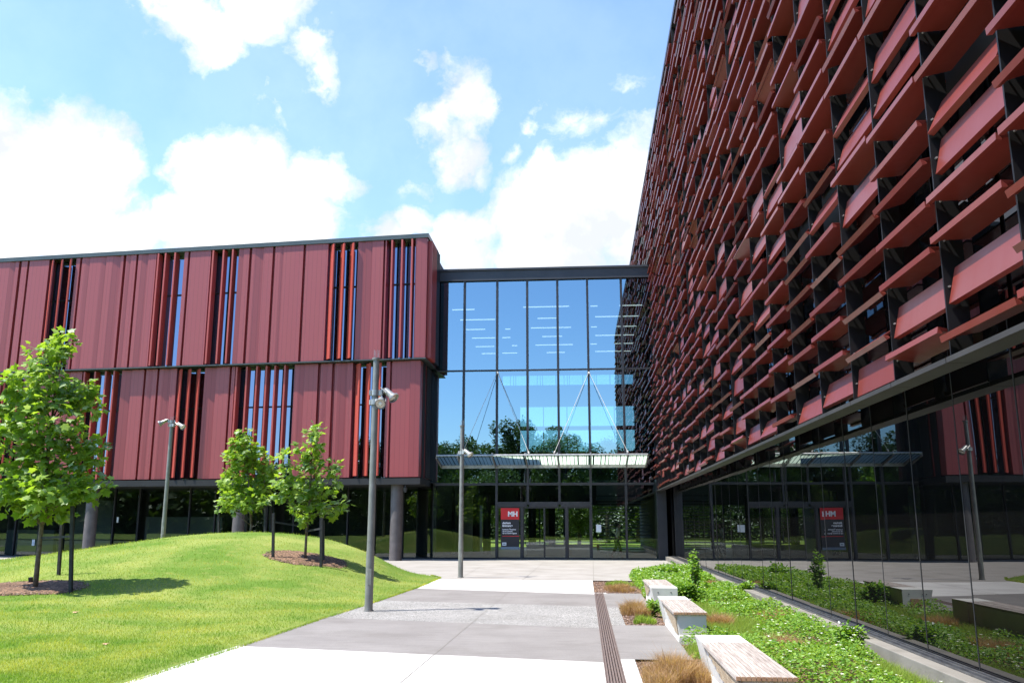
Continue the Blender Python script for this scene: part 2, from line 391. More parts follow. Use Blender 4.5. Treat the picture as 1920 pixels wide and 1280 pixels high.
# drain grate
dr = thing('drain_grate', 'long brown slotted metal drain running up the path beside the planters', 'drain', (.31, 2, 0))
d = MB(); d.bb(.2, .42, 2, 22.9, -.05, -.03); obj('drain_trough', d, M['black'], dr)
d = MB(); d.bb(.2, .212, 2, 22.9, -.03, .006); d.bb(.408, .42, 2, 22.9, -.03, .006); obj('frame', d, M['grate'], dr)
d = MB()
for i in range(6): x = .2275+i*.033; d.bb(x-.0105, x+.0105, 2, 22.9, -.02, .004)
y = 2.2
while y < 22.8: d.bb(.212, .408, y, y+.012, -.025, -.004); y += 1.0
obj('grating', d, M['grate'], dr)

# ------------------------------------------------------------------ lawn with mound
LB = [gz(240, 1280), gz(460, 1209), gz(600, 1161), gz(690, 1133), gz(781, 1102), gz(826, 1083)]
LB = [(p.x, p.y) for p in LB]
tip = LB[-1]
a0 = (LB[0][0]-(LB[1][0]-LB[0][0])*2, LB[0][1]-(LB[1][1]-LB[0][1])*2)
BND = [a0]+LB+[(tip[0]-.5, tip[1]+1.2), (tip[0]-2.2, tip[1]+3.4), (-9.6, 34.6), (-14, 37.2), (-20, 38.5), (-60, 40.5)]
POLY = BND+[(-60, a0[1])]
def inside(x, y):
    c = False; n = len(POLY); j = n-1
    for i in range(n):
        xi, yi = POLY[i]; xj, yj = POLY[j]
        if (yi > y) != (yj > y) and x < (xj-xi)*(y-yi)/(yj-yi)+xi: c = not c
        j = i
    return c
def bdist(x, y):
    best = 1e9
    for i in range(len(BND)-1):
        ax, ay = BND[i]; bx, by = BND[i+1]; dx, dy = bx-ax, by-ay
        t = max(0, min(1, ((x-ax)*dx+(y-ay)*dy)/(dx*dx+dy*dy)))
        best = min(best, (x-ax-dx*t)**2+(y-ay-dy*t)**2)
    return math.sqrt(best)
MC = (-11.0, 29.3)
def lawn_z(x, y):
    s = bdist(x, y); ins = inside(x, y)
    if not ins: return -.02-min(.06, s*.2)
    k = min(1, s/2.6); k = k*k*(3-2*k)
    e = min(1, s/.25)*.032-.003
    dx, dy = x-MC[0], y-MC[1]
    sx = 4.9 if dx < 0 else 3.9; sy = 5.2 if dy < 0 else 4.2
    g = 1.36*math.exp(-dx*dx/(2*sx*sx)-dy*dy/(2*sy*sy))
    g += .22*math.exp(-((x+22)**2)/60-((y-22)**2)/60)
    return e+k*(g+.03*mnoise.noise(Vector((x*.4, y*.4, 0))))
def at_lawn(px, py):
    r = ray(px, py); t = 6/r.y
    while t*r.y < 60:
        p = CAM+r*t
        if p.z <= lawn_z(p.x, p.y): break
        t += .06/r.y
    return CAM+r*t
lb = MB(); xs = []; x = -46.0
while x < -2.0: xs.append(x); x += (.6 if x < -22 else .22)
ys = []; y = 4.0
while y < 41.5: ys.append(y); y += .22
for yy in ys:
    for xx in xs: lb.v.append((xx, yy, lawn_z(xx, yy)))
nx = len(xs)
for j in range(len(ys)-1):
    for i in range(nx-1):
        q = (j*nx+i, j*nx+i+1, (j+1)*nx+i+1, (j+1)*nx+i)
        if max(lb.v[k][2] for k in q) > -.06: lb.f.append(q); lb.mi.append(0)
lawn = tag(obj('lawn', lb, M['lawn'], smooth=180), kind='structure')
lawn_n = MB(); rect(lawn_n, -240, -4.2, -60, 4.2, -.01); rect(lawn_n, -4.2, 30, -60, -3, -.01)
tag(obj('rear_lawn', lawn_n, M['lawn']), kind='structure')
nb = MB(); rect(nb, -4.2, 4.6, -3, 2, 0); tag(obj('near_paving', nb, M['pav_grey']), kind='structure')

def blades(mb, pos, h, w, n, spread, lean=.5, rr=R):
    for _ in range(n):
        a = rr.random()*2*PI; r = spread*math.sqrt(rr.random()); x = pos[0]+math.cos(a)*r; y = pos[1]+math.sin(a)*r; z = pos[2]
        hh = h*(.5+rr.random()*.7); b = rr.random()*2*PI; l = lean*hh*rr.random(); c = rr.random()*PI; ww = w*(.6+.6*rr.random())
        dx, dy = math.cos(c)*ww/2, math.sin(c)*ww/2; lx, ly = math.cos(b)*l, math.sin(b)*l
        mb.add([(x-dx, y-dy, z-.01), (x+dx, y+dy, z-.01), (x+lx*.5+dx*.6, y+ly*.5+dy*.6, z+hh*.6), (x+lx*.5-dx*.6, y+ly*.5-dy*.6, z+hh*.6), (x+lx*1.3, y+ly*1.3, z+hh)], [(0, 1, 2, 3), (3, 2, 4)])
gb = MB(); cnt = 0
while cnt < 90000:
    px = R.uniform(-40, 840); py = R.uniform(1000, 1310); 
    r = ray(px, py); 
    # sample ground roughly by picture area so the density follows what is seen, real positions on the turf
    t = (.3-EYE)/r.z
    if t < 0 or t*r.y > 40: continue
    x, y = CAM.x+r.x*t+R.uniform(-.3, .3), CAM.y+r.y*t+R.uniform(-.3, .3)
    if y > 27 and R.random() < .6: continue
    z = lawn_z(x, y)
    if z < .012: continue
    dd = math.hypot(x, y); s = 1+dd/22
    v = .5+.5*mnoise.noise(Vector((x*.7, y*.7, 3)))
    blades(gb, (x, y, z), .022*s*(.7+.6*v), .0045*s, 1, 0, .9); cnt += 1
for i in range(len(BND)-6):
    (ax_, ay_), (bx_, by_) = BND[i], BND[i+1]; ln = math.hypot(bx_-ax_, by_-ay_)
    for _ in range(int(ln*260)):
        t = R.random(); x = ax_+(bx_-ax_)*t+R.gauss(0, .022); y = ay_+(by_-ay_)*t+R.gauss(0, .022)
        blades(gb, (x, y, max(0, lawn_z(x, y))), .026*(1+y/30), .005*(1+y/25), 1, 0, .9)
tag(obj('grass', gb, M['blade']), kind='stuff')
MULCH = []
print('lawn ok')
# ------------------------------------------------------------------ red panelled building (left)
AF = rad(5.5)
YA = 43.4                                   # atrium facade plane
P0 = Vector((-7.42, 40.5, 0))
TU = Vector((-math.cos(AF), math.sin(AF), 0)); NU = Vector((-math.sin(AF), -math.cos(AF), 0))
def fu(px, py=570, inset=0): p = atplane(px, py, P0-NU*inset, NU); return (p-P0).dot(TU)
def FP(u, d, z, inset=0): p = P0+TU*u+NU*(d-inset); return Vector((p.x, p.y, z))
def fz(px, py, inset=0): return atplane(px, py, P0-NU*inset, NU).z
ZT = fz(785, 439); ZM = fz(788, 669); ZB = fz(779, 893.5, .25)
UEND = 46
rb = thing('panelled_building', 'long building of dark red ribbed metal panels raised over a glazed ground floor', 'building', (-7, 38, 0))
GRAYD = .62
def frame_poly(inset):   # body footprint
    a = FP(inset, -GRAYD, 0, inset); b = FP(UEND, -GRAYD, 0, inset)
    return [(a.x-.06, a.y), (-7.48-inset, YA+.4), (-7.48-inset, 62), (b.x, 64), (b.x, b.y)]
c = MB(); c.prism(frame_poly(0), ZM-.02, ZT-.22); c.prism(frame_poly(.25), ZB-.05, ZM-.03); obj('wall', c, M['black'], rb)
def slab(name, inset, over, z0, z1, m, back=8):
    a = P0+TU*(inset-over)+NU*(over-inset); bb_ = P0+TU*UEND+NU*(over-inset)
    c = MB(); c.prism([(bb_.x, bb_.y), (a.x, a.y), (a.x, YA-.02 if back > 1 else YA-.1), (a.x-1.2, YA+back), (bb_.x, YA+back)], z0, z1); return obj(name, c, m, rb)
slab('roof_coping', 0, .07, ZT-.21, ZT, M['coping'])
slab('string_course', 0, .04, ZM-.09, ZM-.04, M['coping'], .8)
slab('soffit', .25, .08, ZB-.34, ZB-.055, M['black'])

def panel(segs, py, z0, z1, inset, name='cladding_panel'):
    c = MB(); prof = []
    ua = fu(segs[0][0], py, inset); ub = fu(segs[-1][1], py, inset)
    prof.append((ua, -GRAYD+.02)); 
    for s in segs:
        a = fu(s[0], py, inset); b_ = fu(s[1], py, inset)
        if s[2] == 'L': prof += [(a, 0), (b_, 0)]
        elif s[2] == 'S': prof += [(a, 0), (b_, -.17*abs(a-b_))]
        elif s[2] == 'D': prof += [(a, -.002), (a-.01, -.17), (b_+.01, -.17), (b_, -.002)]
    prof.append((ub, -GRAYD+.02))
    pts = [FP(u, d, 0, inset) for u, d in prof]
    n = len(pts)
    vs = [(p.x, p.y, z0) for p in pts]+[(p.x, p.y, z1) for p in pts]
    fs = [(i, i+1, n+i+1, n+i) for i in range(n-1)]
    c.add(vs, fs)
    # close the top and bottom with strips back to the wall line
    bk = [FP(u, -GRAYD+.02, 0, inset) for u, d in prof]
    for z in (z0, z1):
        o = [(p.x, p.y, z) for p in pts]+[(p.x, p.y, z) for p in bk]
        c.add(o, [(i, i+1, n+i+1, n+i) for i in range(1, n-2)])
    return obj(name, c, M['red'], rb)
def segs(txt):
    out = []; x = None
    for t in txt.split():
        if x is None: x = float(t); continue
        k = t[0]; x1 = float(t[1:]); out.append((x, x1, k)); x = x1
    return out
def window(xa, xb, fins, wide, py, z0, z1, inset):
    c = MB(); ua, ub = fu(xa, py, inset), fu(xb, py, inset)
    p = [FP(ua, -GRAYD+.03, 0, inset), FP(ub, -GRAYD+.03, 0, inset)]
    root_z = z0
    c.quad((p[0].x, p[0].y, z0), (p[1].x, p[1].y, z0), (p[1].x, p[1].y, z1), (p[0].x, p[0].y, z1))
    w = obj('strip_window', c, M['glass_strip'], rb)
    c = MB(); zt = z0+(z1-z0)*.64; m0 = FP((ua+ub)/2, -GRAYD+.06, zt, inset)
    c.box(m0, (abs(ua-ub), .06, .07), PI-AF)
    for u in (ua, ub, (ua+ub)/2): c.box(FP(u, -GRAYD+.06, (z0+z1)/2, inset), (.05, .06, z1-z0), PI-AF)
    obj('window_frame', c, M['black'], w)
    for fa, fb in fins:
        u = (fu(fa, py, inset)+fu(fb, py, inset))/2; c = MB()
        if wide: c.box(FP(u, .0, (z0+z1)/2, inset), (.40, .06, z1-z0-.14), PI-AF-rad(44))
        else: c.box(FP(u, -.11, (z0+z1)/2, inset), (.085, .38, z1-z0-.06), PI-AF)
        obj('sun_fin', c, M['redfin'], w)
Zu0, Zu1 = ZM-.02, ZT-.215
Zl0, Zl1 = ZB, ZM-.12
U = 570
panel(segs('-330 L-300 D-294 L-260 S-240 L-210'), U, Zu0, Zu1, 0)
window(-210, -155, [(-205, -200), (-188, -183), (-170, -165)], False, U, Zu0, Zu1, 0)
panel(segs('-155 L-120 D-115 L-90 S-70 L-40 D-35 L10 S21 L27 D32 L43 D47 L84'), U, Zu0, Zu1, 0)
window(84, 135, [(87, 94), (104, 112), (121, 128)], True, U, Zu0, Zu1, 0)
panel(segs('135 L142 D146 L153 S161 L183 S192 L203 S219 L224 D229 L231 S238 L248 D252 L258 S271 L286'), U, Zu0, Zu1, 0)
window(287, 339, [(289, 293), (302, 307), (320, 325)], False, U, Zu0, Zu1, 0)
panel(segs('339 L346 D350 L389'), U, Zu0, Zu1, 0)
window(390, 442, [(392, 397), (412, 416), (429, 434)], False, U, Zu0, Zu1, 0)
panel(segs('442 S451 L462 D467 L472 S489 L506 D511 L520 S527 L564 D569 L611'), U, Zu0, Zu1, 0)
window(612, 668, [(614, 625), (634, 644), (652, 662)], True, U, Zu0, Zu1, 0)
panel(segs('668 S682 S695 L716 D720 L722'), U, Zu0, Zu1, 0)
window(722, 777, [(731, 735), (750, 754), (769, 773)], False, U, Zu0, Zu1, 0)
panel([(777, 789.5, 'L')], U, Zu0, Zu1, 0)
V = 785; I = .25
panel(segs('-250 L-200 D-196 L-150 S-130 L-100'), V, Zl0, Zl1, I)
window(-100, -50, [(-96, -88), (-82, -74), (-66, -58)], True, V, Zl0, Zl1, I)
panel(segs('-50 L-30 D-26 L-6'), V, Zl0, Zl1, I)
window(-6, 36, [(-3, 4), (10, 17), (24, 31)], True, V, Zl0, Zl1, I)
panel(segs('36 L60 D64 L74 S90 L97 D101 L110 S124 L146'), V, Zl0, Zl1, I)
window(146, 221, [(150, 154), (170, 174), (190, 194), (206, 210)], False, V, Zl0, Zl1, I)
panel(segs('221 S240 L263 D267 L271 S280 L288 D292 L298 S314 L325'), V, Zl0, Zl1, I)
window(325, 378, [(327, 337), (344, 354), (362, 371)], True, V, Zl0, Zl1, I)
panel(segs('378 S400 L425 D429 L435'), V, Zl0, Zl1, I)
window(435, 548, [(438, 441), (456, 461), (475, 480), (493, 498), (510, 514), (528, 533)], False, V, Zl0, Zl1, I)
panel(segs('548 L555 S567 L592 D598 L602 S610 L619 D625 L630 S648 L658'), V, Zl0, Zl1, I)
window(658, 722, [(663, 675), (683, 693), (703, 713)], True, V, Zl0, Zl1, I)
panel(segs('722 L729 D733 L777.5'), V, Zl0, Zl1, I)
# gable end facing the forecourt
def endwall(inset, z0, z1, ribs):
    x = P0.x-inset; y0 = P0.y+inset+.002
    c = MB(); c.bb(x-.5, x-.001, y0, YA-.03, z0, z1); obj('end_cladding', c, M['red'], rb)
    for k in range(ribs):
        y = y0+.35+k*(YA-.4-y0)/ribs; c = MB(); c.bb(x+.001, x+.20, y, y+.07, z0+.03, z1-.05); obj('end_fin', c, M['redfin'] if k < ribs*.6 else M['charcoal'], rb)
endwall(0, Zu0, Zu1, 8); endwall(.25, Zl0, Zl1, 0)
c = MB(); c.bb(-7.67, -7.60, 42.3, YA-.02, Zl0+.02, Zl1-.02); obj('end_louvre', c, M['black'], rb)
# ground floor: columns and recessed glazing
cx0, cy0 = -8.78, 41.35
for k in range(4):
    x = cx0-7.87*k; y = cy0+.096*7.87*k
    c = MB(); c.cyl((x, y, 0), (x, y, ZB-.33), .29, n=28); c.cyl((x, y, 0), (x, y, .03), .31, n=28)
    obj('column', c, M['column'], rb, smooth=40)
gy = lambda x: YA-.0+.096*(-7.1-x)
c = MB(); xa, xb = -7.12, -46
def GP(x, off=0): return (x, gy(x)+off)
x = -7.5; k = 0
while x > -44:
    w = 1.42; c = MB(); q0 = GP(x-.03); q1 = GP(x-w+.03)
    c.quad((q1[0], q1[1], .06), (q0[0], q0[1], .06), (q0[0], q0[1], ZB-.36), (q1[0], q1[1], ZB-.36))
    obj('glass_pane', c, M['glass_low'], rb)
    c = MB(); c.box((x-w, gy(x-w)-.02, (ZB-.3)/2), (.07, .14, ZB-.36), PI-AF); obj('mullion', c, M['black'], rb)
    x -= w; k += 1
c = MB(); c.box(((-7.1-46)/2, gy((-7.1-46)/2), .03), (39.0, .12, .06), PI-AF); obj('sill', c, M['black'], rb)
c = MB(); q0 = GP(-7.2, 6); q1 = GP(-46, 6)
c.quad((q0[0], q0[1], 0), (q1[0], q1[1], 0), (q1[0], q1[1], ZB-.06), (q0[0], q0[1], ZB-.06)); obj('inner_wall', c, M['interior'], rb)
c = MB(); c.prism([GP(-7.2, .1), GP(-46, .1), GP(-46, 6), GP(-7.2, 6)], 0.003, .012); obj('inner_floor', c, M['interiorfloor'], rb)
for px, w, h in ((176, 2.2, 2.9), (60, 3.0, 1.3), (345, 4.5, 2.0)):
    p = atplane(px, 1000, Vector((-7.1, YA+2.5, 0)), NU); c = MB(); c.box((p.x, p.y, h/2+.02), (w, .3, h), PI-AF); obj('inner_partition', c, M['interiorgrey'], rb)
# security camera bracket under the soffit
p = Vector((-8.3, 40.9, ZB-.35)); c = MB(); c.cyl(p, p-Vector((0, 0, .14)), .03, n=8); c.cyl(p-Vector((0, 0, .14)), p-Vector((0, 0, .34)), .10, .07, n=14); obj('soffit_camera', c, M['charcoal'], rb, smooth=40)
# notice stickers on the glass
for i, (px, py, w, h, lab) in enumerate(((62.5, 1016.5, .16, .32, 'pale notice stuck low on the glazing left of the thick column behind the tree'),
                     (220.5, 974, .10, .28, 'small white strip notice on the ground floor glass behind the left end of the mound'))):
    p = atplane(px, py, Vector((-7.1, YA-.05, 0)), NU); c = MB(); c.box(p, (w, .012, h), PI-AF)
    tag(obj('notice', c, M['paper'], loc=p), lab, 'notice')

# ------------------------------------------------------------------ glass atrium
XW = 4.03                                    # wing glass plane
at_ = thing('glass_atrium', 'tall glass entrance hall with dark mullions joining the red panelled building to the louvred block', 'building', (-1.5, YA, 0))
def az(px, py): return aty(px, py, YA).z
def ax(px, py=690): return aty(px, py, YA).x
ZR1 = az(1000, 503); ZR0 = az(1000, 524); ZTR = az(1000, 693.5); ZCAN = az(1000, 872)
Z90 = az(1000, 907); Z945 = az(1000, 945)
XL0, XR0 = -7.44, 3.9
c = MB(); c.bb(XL0-.3, 3.45, YA-.12, YA+.5, ZR0, ZR1-.1); c.bb(XL0-.3, 3.45, YA-.20, YA+.6, ZR1-.1, ZR1); c.bb(XL0-.3, 3.45, YA-.16, YA-.10, ZR0-.04, ZR0+.05); obj('roof_fascia', c, M['fascia'], at_)
c = MB(); c.bb(XL0-.3, 3.9, YA+.5, 66, ZR0+.3, ZR1-.15); obj('roof', c, M['charcoal'], at_)
ZCE = ZR0-.25
c = MB(); c.bb(XL0, 3.9, YA+.2, 65.5, ZCE+.02, ZCE+.06); obj('ceiling', c, M['interior'], at_)
mx = [ax(870), ax(932), ax(989), ax(1046.5), ax(1103.5), ax(1168)]
up = [XL0+.05]+mx+[3.42]
for i, x in enumerate(mx):
    c = MB(); c.bb(x-.055, x+.055, YA-.10, YA+.12, .0 if i in (0, 1, 4) else Z945, ZR0-.045); obj('mullion', c, M['mullion'], at_)
for z, h in ((ZTR, .035), (Z90, .06)):
    c = MB()
    for i in range(len(up)-1): c.bb(up[i]+.056, up[i+1]-.056, YA-.07, YA+.1, z-h, z+h)
    obj('transom', c, M['mullion'], at_)
c = MB()
for i in (1, 2, 3): c.bb(mx[i]+.056, mx[i+1]-.056, YA-.09, YA+.12, Z945-.12, Z945+.12)
obj('door_head', c, M['mullion'], at_)
c = MB(); c.bb(XL0, mx[1]-.056, YA-.08, YA+.08, 0.002, .07); obj('sill', c, M['black'], at_)
c = MB(); c.bb(mx[4]+.056, 3.415, YA-.08, YA+.08, 0.002, .07); obj('sill', c, M['black'], at_)
def pane(x0, x1, z0, z1, m, y=YA, name='glass_pane', par=None):
    c = MB(); t = R.uniform(-.004, .004); s = R.uniform(-.003, .003)
    c.quad((x0, y-t, z0), (x1, y+t, z0), (x1, y+t+s, z1), (x0, y-t+s, z1)); return obj(name, c, m, par or at_)
for i in range(len(up)-1):
    x0 = up[i]+(.056 if i else -.3); x1 = up[i+1]-(.056 if i < len(up)-2 else -.4)
    pane(x0, x1, ZTR+.036, ZR0+.02, M['glass_atrium']); pane(x0, x1, Z90+.061, ZTR-.036, M['glass_atrium'])
low = [(XL0, mx[0]), (mx[0], mx[1])]
for a, b_ in low: pane(a+.056, b_-.056, .071, Z90-.061, M['glass_low'])
for a, b_ in zip(mx[1:4], mx[2:5]): pane(a+.056, b_-.056, Z945+.121, Z90-.061, M['glass_low'])
dm = [mx[1], ax(979, 1000), ax(1063, 1000), mx[4]]
for x in dm[1:3]: c = MB(); c.bb(x-.05, x+.05, YA-.08, YA+.1, 0.002, Z945-.121); obj('door_post', c, M['mullion'], at_)
def door(x0, x1):
    c = MB(); z1 = Z945-.125; w = .035
    c.bb(x0, x0+w, YA-.03, YA+.03, .01, z1); c.bb(x1-w, x1, YA-.03, YA+.03, .01, z1); c.bb(x0+w, x1-w, YA-.03, YA+.03, .01, .09); c.bb(x0+w, x1-w, YA-.03, YA+.03, z1-.06, z1)
    d = obj('door', c, M['mullion'], at_); pane(x0+w, x1-w, .091, z1-.061, M['glass_low'], par=d)
xm = (dm[1]+dm[2])/2
door(dm[0]+.06, dm[1]-.052); door(dm[1]+.052, xm-.004); door(xm+.004, dm[2]-.052); door(dm[2]+.052, dm[3]-.06)
xg = [mx[4], ax(1175, 1000), 3.55]
pane(xg[0]+.056, xg[1]-.05, .071, Z90-.061, M['glass_low']); pane(xg[1]+.05, xg[2], .071, Z90-.061, M['glass_low'])
c = MB(); c.bb(xg[1]-.05, xg[1]+.05, YA-.09, YA+.1, .002, Z90-.06); obj('mullion', c, M['mullion'], at_)
c = MB(); c.bb(3.42, 3.86, YA-.55, YA+1.2, 0.002, 3.75); obj('corner_pier', c, M['charcoal'], at_)
# interior
c = MB(); c.bb(XL0+.1, 3.9, YA+.13, 62, .003, .012); obj('interior_floor', c, M['interiorfloor'], at_)
c = MB(); c.bb(XL0-.1, XL0+.1, YA+.6, 64, 0, ZCE); obj('interior_wall', c, M['interior'], at_)
c = MB(); c.bb(3.86, 3.92, YA+.6, 64, 0, ZCE); obj('interior_wall', c, M['interior'], at_)
YB = 62.0
bw = [(943, 1165, 703, 722), (975, 1170, 762, 799), (975, 1170, 806, 846)]
bx0 = aty(942, 700, YB).x; zb = [(aty(1000, b_, YB).z, aty(1000, a, YB).z) for _, _, a, b_ in bw]
c = MB(); prev = 2.9
bx1 = 3.84; bx2 = aty(975, 780, YB).x
z_ = 2.9
for (z0, z1), xs0 in sorted(zip(zb, (bx0, bx2, bx2))):
    c.bb(XL0, bx1, YB, YB+.3, z_, z0); c.bb(XL0, xs0, YB, YB+.3, z0, z1); z_ = z1
c.bb(XL0, bx1, YB, YB+.3, z_, ZCE); obj('rear_wall', c, M['interior'], at_)
for (z0, z1), xs0 in sorted(zip(zb, (bx0, bx2, bx2))):
    k = 5; 
    for i in range(k):
        a = xs0+(bx1-xs0)*i/k; b2 = xs0+(bx1-xs0)*(i+1)/k
        w = pane(a+.02, b2-.02, z0, z1, M['glass_back'], YB+.1, 'rear_window')
        c = MB(); c.bb(b2-.03, b2+.03, YB+.02, YB+.09, z0, z1)
        if z1-z0 < 1.2:
            for q in (.3, .42, .5): c.bb(a+(b2-a)*q-.02, a+(b2-a)*q+.02, YB+.02, YB+.09, z0, z1)
        obj('frame', c, M['mullion'], w)
c = MB()
for px in (966, 1012, 1058): p = aty(px, 1000, YB); c.bb(p.x-.05, p.x+.05, YB, YB+.1, 0.01, 2.9)
p = aty(995, 1000, 52); obj('rear_mullion', c, M['mullion'], at_)
for i, (px, Y) in enumerate(((998, 50), (913, 50), (893, 54), (1035, 57))):
    p = aty(px, 1000, Y); c = MB(); c.cyl((p.x, p.y, .013), (p.x, p.y, 3.4), .22, n=16); obj('interior_column', c, M['black'], at_, smooth=40)
# staircase at the right of the hall
c = MB()
for i in range(17):
    z = .18*(i+1); y = 48.2+.29*i; c.bb(.75, 3.6, y, y+.33, z-.05, z)
c.bb(.66, .74, 48, 53.2, .2, .5); obj('staircase', c, M['interiorgrey'], at_)
c = MB(); c.bb(.7, 3.8, 53.1, 56, 3.05, 3.25); c.bb(.7, 3.8, 53.0, 53.08, 3.3, 4.2); obj('landing', c, M['interiorgrey'], at_)
c = MB(); c.bb(XL0+.1, bx2, 57, 61.9, 6.0, 6.3); obj('gallery_floor', c, M['interior'], at_)
for px, w in ((1030, 2.4), (1085, 1.3)):
    p = aty(px, 1020, 47.5)
    c = MB(); c.bb(p.x-w/2, p.x+w/2, 47.3, 47.9, .013, .55); c.bb(p.x-w/2-.03, p.x+w/2+.03, 47.27, 47.93, .551, .6); obj('counter', c, M['interiorgrey'], at_)
# canopy
can = MB(); YF = YA-1.75; zf = aty(1000, 853, YF).z; zr = ZCAN+.02
cxl, cxr = aty(818, 855, YF).x, aty(1215, 855, YF).x; rxl, rxr = ax(832, 872)-.0, 3.2
can.cyl((cxl, YF, zf), (cxr, YF, zf), .055, n=12); can.bb(cxl, cxr, YA-.16, YA-.11, zr-.16, zr)
cano = obj('canopy', can, M['bracket'], at_, smooth=40)
cp = [cxl]+[aty(v, 855, YF).x for v in (858, 923, 985, 1045.5, 1108, 1177)]+[cxr]
for i, x in enumerate(cp):
    c = MB(); c.add([(x-.03, YF, zf-.13), (x+.03, YF, zf-.13), (x+.03, YA-.17, zr-.14), (x-.03, YA-.17, zr-.14), (x-.03, YF, zf-.05), (x+.03, YF, zf-.05), (x+.03, YA-.17, zr-.02), (x-.03, YA-.17, zr-.02)], [(3,2,1,0),(4,5,6,7),(0,1,5,4),(1,2,6,5),(2,3,7,6),(3,0,4,7)])
    obj('rib', c, M['galv'], cano)
    if 0 < i < 7: c = MB(); c.cyl((x, YF, zf-.02), (x, YF, zf+.12), .045, n=10); obj('clamp', c, M['bracket'], cano, smooth=40)
    if i < 7:
        x2 = cp[i+1]; c = MB(); g = .035
        c.add([(x+g, YF-.08, zf-.045), (x2-g, YF-.08, zf-.045), (x2-g, YA-.18, zr-.01), (x+g, YA-.18, zr-.01), (x+g, YF-.08, zf-.03), (x2-g, YF-.08, zf-.03), (x2-g, YA-.18, zr+.005), (x+g, YA-.18, zr+.005)], [(3,2,1,0),(4,5,6,7),(0,1,5,4),(1,2,6,5),(2,3,7,6),(3,0,4,7)])
        obj('canopy_glass', c, M['frit'], cano)
for apx, ends in ((933, (866, 992)), (1104, (1039, 1178))):
    A = Vector((ax(apx, 698), YA-.12, az(apx, 698)))
    for e in ends:
        B = Vector((aty(e, 853, YF).x, YF, zf+.08)); c = MB(); c.cyl(A, B, .011, n=8); c.cyl(A+(B-A)*.0, A+(B-A)*.02, .035, n=8); c.cyl(A+(B-A)*.975, B, .04, n=8)
        obj('tie_rod', c, M['benchc'], cano, smooth=40)
# linear ceiling lights
LT = """848,890,581 981,1067,576 1107,1120,574 1161,1204,573 863,929,600 1008,1043,597 1116,1197,594 874,910,618 947,957,617 995,1071,615 1108,1119,613
1156,1195,612 885,929,634 942,957,633 1017,1054,631 1116,1189,629 892,927,650 960,970,648 1004,1074,647 1107,1119,645 1152,1187,644 903,929,663 942,970,662
1025,1059,661 1116,1182,659 909,927,676 972,982,675 919,930,688 942,980,687 1032,1063,686 1116,1176,684"""
first = None
for i, t in enumerate(LT.split()):
    a, b_, y = map(float, t.split(','))
    def ceilp(px, py): r = ray(px, py); return CAM+r*((ZCE-.06-EYE)/r.z)
    p = ceilp(a, y); q = ceilp(b_, y); yy = p.y
    c = MB(); c.bb(p.x, q.x, yy-.022, yy+.022, ZCE-.075, ZCE-.03); o = MB()
    lt = obj('ceiling_light', c, M['tube'], loc=(p.x, yy, ZCE)); tag(lt, 'slim white fluorescent ceiling light seen high through the atrium glass', 'ceiling light', 'slim ceiling lights inside the atrium')
    c = MB(); c.bb(p.x, q.x, yy-.045, yy+.045, ZCE-.029, ZCE+.019); obj('housing', c, M['interiorgrey'], lt)

# entrance sign on the glass
def text(body, size, loc, m, par, name, align='LEFT', ext=.003, bold=0):
    cu = bpy.data.curves.new(name, 'FONT'); cu.body = body; cu.size = size; cu.align_x = align; cu.extrude = ext; cu.offset = bold; cu.space_line = .95
    o = bpy.data.objects.new(name+'_tmp', cu); COL.objects.link(o)
    dg = bpy.context.evaluated_depsgraph_get(); me = bpy.data.meshes.new_from_object(o.evaluated_get(dg)); me.name = name
    me.materials.clear(); me.materials.append(m)
    bpy.data.objects.remove(o)
    n = bpy.data.objects.new(name, me); COL.objects.link(n); n.rotation_euler = (PI/2, 0, 0); n.parent = par; n.location = Vector(loc)-par.location
    return n
sx0, sx1 = ax(939.5, 990), ax(974, 990); sz1, sz0 = az(957, 952), az(957, 1029); ys = YA-.13
sg = thing('entrance_sign', 'red and black upright sign reading MH Atrium Entrance on the glass by the doors', 'sign', ((sx0+sx1)/2, ys, sz0))
Wd = sx1-sx0; Hd = sz1-sz0
c = MB(); c.bb(sx0, sx1, ys, ys+.03, sz0+Hd*.06, sz1-Hd*.28); obj('lower_board', c, M['signblack'], sg)
c = MB(); c.bb(sx0, sx1, ys-.005, ys+.03, sz1-Hd*.28+.001, sz1); obj('header_board', c, M['signred'], sg)
c = MB(); c.bb(sx0, sx1, ys-.003, ys+.03, sz0, sz0+Hd*.06-.001); obj('base_strip', c, M['signgrey'], sg)
text('MH', Wd*.36, (sx1-Wd*.08, ys-.010, sz1-Hd*.20), M['signwhite'], sg, 'lettering', 'RIGHT', bold=.014)
text('Atrium\nEntrance', Wd*.155, (sx0+Wd*.09, ys-.006, sz1-Hd*.385), M['signwhite'], sg, 'lettering', bold=.005)
text('Lecture Theatres\nvia to Forum\nvia to Event Space', Wd*.105, (sx0+Wd*.09, ys-.006, sz1-Hd*.535), M['signwhite'], sg, 'lettering', bold=.002)
c = MB(); c.bb(sx0+Wd*.09, sx1, ys-.006, ys-.001, sz1-Hd*.69, sz1-Hd*.675); obj('red_rule', c, M['signred'], sg)
c = MB(); c.bb(sx0+Wd*.08, sx0+Wd*.30, ys-.006, ys-.001, sz0+Hd*.09, sz0+Hd*.165); lp = obj('logo_panel', c, M['paper'], sg)
c = MB(); c.bb(sx0+Wd*.12, sx0+Wd*.26, ys-.009, ys-.0065, sz0+Hd*.115, sz0+Hd*.14); obj('logo_mark', c, M['signgrey'], lp)
# paper notice right of the doors
p = Vector((ax(1122.5, 990), YA-.06, az(1122.5, 990))); c = MB(); c.bb(p.x-.12, p.x+.12, p.y, p.y+.01, p.z-.17, p.z+.17)
tag(obj('notice', c, M['paper'], loc=p), 'pale blue paper notice on the glass just right of the entrance doors', 'notice')

